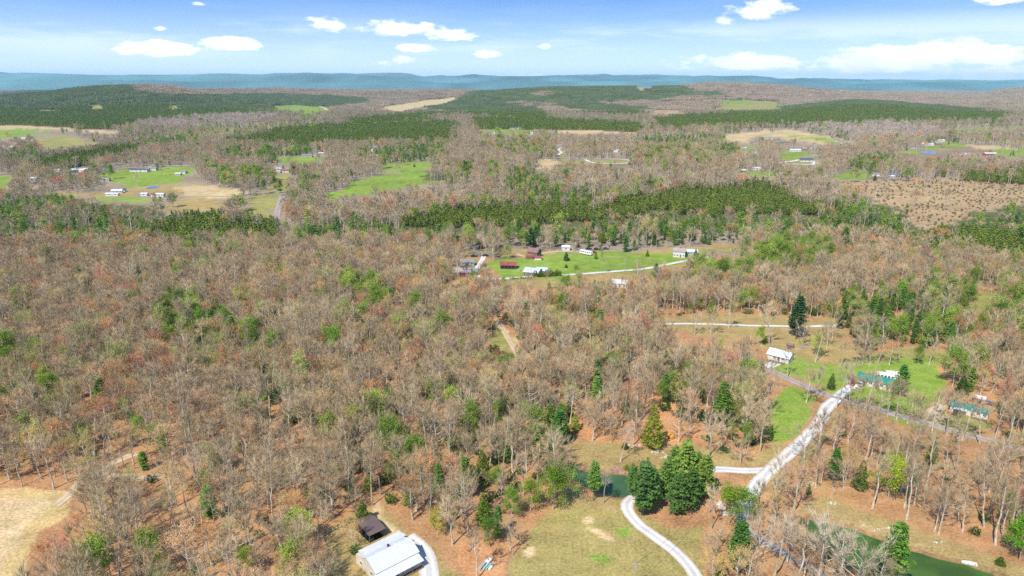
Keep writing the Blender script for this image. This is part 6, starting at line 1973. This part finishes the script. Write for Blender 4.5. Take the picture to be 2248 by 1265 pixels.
# clipped hedge and the row of round shrubs along the lane
hx0, hx1 = ground(1172, 609), ground(1230, 606)
for k in range(16):
    t = k / 15
    o = D.objects.new('hedge_shrub', PROTO['bush'][k % 3][1]); COL.objects.link(o)
    o.location = (hx0[0] * (1 - t) + hx1[0] * t, hx0[1] * (1 - t) + hx1[1] * t, hx0[2]); o.scale = (.95, .95, 1.75); o.rotation_euler = (0, 0, k * 1.3); o['tint'] = [.13, .19, .015]
    o['label'] = 'clipped yellow green shrub of the tall hedge along the lane' if 0 < k < 15 else ('leftmost' if k == 0 else 'rightmost') + ' clipped shrub of the tall hedge along the lane'
    o['category'] = 'hedge shrub'; o['group'] = 'shrubs of the tall hedge along the lane'
for k in range(9):
    x, y, z = ground(1121 + k * 5.6, 613.5 - k * .35)
    o = D.objects.new('round_shrub', PROTO['bush'][k % 3][1]); COL.objects.link(o)
    o.location = (x, y, z); o.scale = (.62, .62, .55); o['tint'] = [.09, .15, .015]; o.rotation_euler = (0, 0, k)
    o['label'] = 'small round clipped shrub in the dotted row left of the hedge'; o['category'] = 'shrub'; o['group'] = 'round shrubs in the dotted row left of the hedge'

R = A[~single]


def wood(name, kinds, label, cat, group_keys):
    """the rest of a kind as one object: points that carry whole trees"""
    coll = D.collections.new(name + '_sorts')
    off = {}; n = 0
    for key in group_keys:
        off[key] = n
        for (t_, c_, w_) in PROTO[key]:
            ob = D.objects.new('sort_%s_%03d' % (name, n), w_); coll.objects.link(ob); n += 1
    rows = R[np.isin(R[:, 3], [K[k] for k in kinds])]
    if not len(rows): return
    d = np.hypot(rows[:, 0], rows[:, 1])
    idx = np.zeros(len(rows), np.int32)
    for k in kinds:
        m = rows[:, 3] == K[k]
        a = rows[:, 4].astype(int)
        kf = k + '_far'
        if kf in off:
            idx[m & (d < 520)] = (off[k] + a % len(PROTO[k]))[m & (d < 520)]
            idx[m & (d >= 520)] = (off[kf] + a % len(PROTO[kf]))[m & (d >= 520)]
        else: idx[m] = (off[k] + a % len(PROTO[k]))[m]
    me = D.meshes.new(name); me.vertices.add(len(rows)); me.vertices.foreach_set('co', rows[:, :3].astype(np.float32).ravel())
    def attr(nm, ty, data, key):
        at = me.attributes.new(nm, ty, 'POINT'); at.data.foreach_set(key, data)
    attr('sort', 'INT', idx, 'value')
    attr('turn', 'FLOAT_VECTOR', np.column_stack([np.zeros(len(rows)), np.zeros(len(rows)), rows[:, 7]]).astype(np.float32).ravel(), 'vector')
    attr('grow', 'FLOAT_VECTOR', rows[:, [5, 5, 6]].astype(np.float32).ravel(), 'vector')
    attr('tint', 'FLOAT_VECTOR', rows[:, 8:11].astype(np.float32).ravel(), 'vector')
    me.update()
    ng = D.node_groups.new(name + '_growth', 'GeometryNodeTree')
    ng.interface.new_socket('Geometry', in_out='INPUT', socket_type='NodeSocketGeometry'); ng.interface.new_socket('Geometry', in_out='OUTPUT', socket_type='NodeSocketGeometry')
    N = ng.nodes; Lk = ng.links
    gi = N.new('NodeGroupInput'); go = N.new('NodeGroupOutput'); ip = N.new('GeometryNodeInstanceOnPoints'); ci_ = N.new('GeometryNodeCollectionInfo')
    ci_.inputs['Collection'].default_value = coll; ci_.inputs['Separate Children'].default_value = True; ci_.inputs['Reset Children'].default_value = True
    def na(nm, ty):
        q = N.new('GeometryNodeInputNamedAttribute'); q.data_type = ty; q.inputs[0].default_value = nm; return q.outputs['Attribute']
    Lk.new(gi.outputs[0], ip.inputs['Points']); Lk.new(ci_.outputs[0], ip.inputs['Instance']); ip.inputs['Pick Instance'].default_value = True
    Lk.new(na('sort', 'INT'), ip.inputs['Instance Index'])
    e2r = N.new('FunctionNodeEulerToRotation'); Lk.new(na('turn', 'FLOAT_VECTOR'), e2r.inputs[0]); Lk.new(e2r.outputs[0], ip.inputs['Rotation'])
    Lk.new(na('grow', 'FLOAT_VECTOR'), ip.inputs['Scale'])
    Lk.new(ip.outputs[0], go.inputs[0])
    o = link(name, me, kind='stuff', label=label, category=cat)
    md = o.modifiers.new('growth', 'NODES'); md.node_group = ng
    return o


wood('bare_woods', ['bare', 'clump_grey'], 'leafless grey brown woods filling the land between the fields', 'woods', ['bare', 'bare_far', 'clump_grey'])
wood('budding_woods', ['bud'], 'woods in orange, red and yellow bud among the bare trees', 'woods', ['bud', 'bud_far'])
wood('leafy_woods', ['leafy'], 'bright spring green trees scattered through the woods', 'woods', ['leafy', 'leafy_far'])
wood('evergreen_woods', ['pine'], 'dark pines scattered through the farther woods', 'woods', ['pine', 'pine_far'])
wood('cedar_thicket', ['cedar'], 'olive green cedars massed along the middle of the valley', 'thicket', ['cedar', 'cedar_far'])
wood('pine_plantation', ['young', 'clump_pine'], 'close planted dark green pine plantations covering hills and blocks', 'plantation', ['young', 'young_far', 'clump_pine'])
wood('undergrowth', ['bush'], 'low green and brown brush under the trees and on cut-over land', 'undergrowth', ['bush'])

# ------------------------------------------------------------------ the air
hz_mat = D.materials.new('haze'); hz_mat.use_nodes = True
T = NT(hz_mat.node_tree); T.n.clear()
mo = T.node('ShaderNodeOutputMaterial'); pv = T.node('ShaderNodeVolumePrincipled')
pv.inputs['Color'].default_value = (.50, .80, .95, 1)
pv.inputs['Density'].default_value = HAZE
pv.inputs['Anisotropy'].default_value = 0.0
T.l.new(pv.outputs[0], mo.inputs['Volume'])
hb = Box().box(-42000, 42000, -400, 33500, -4.0, 520.0)
me = D.meshes.new('haze'); me.from_pydata(hb.v, [], hb.f); me.materials.append(hz_mat); me.update()
link('haze', me, kind='stuff', label='thin blue haze lying over the whole valley', category='haze')
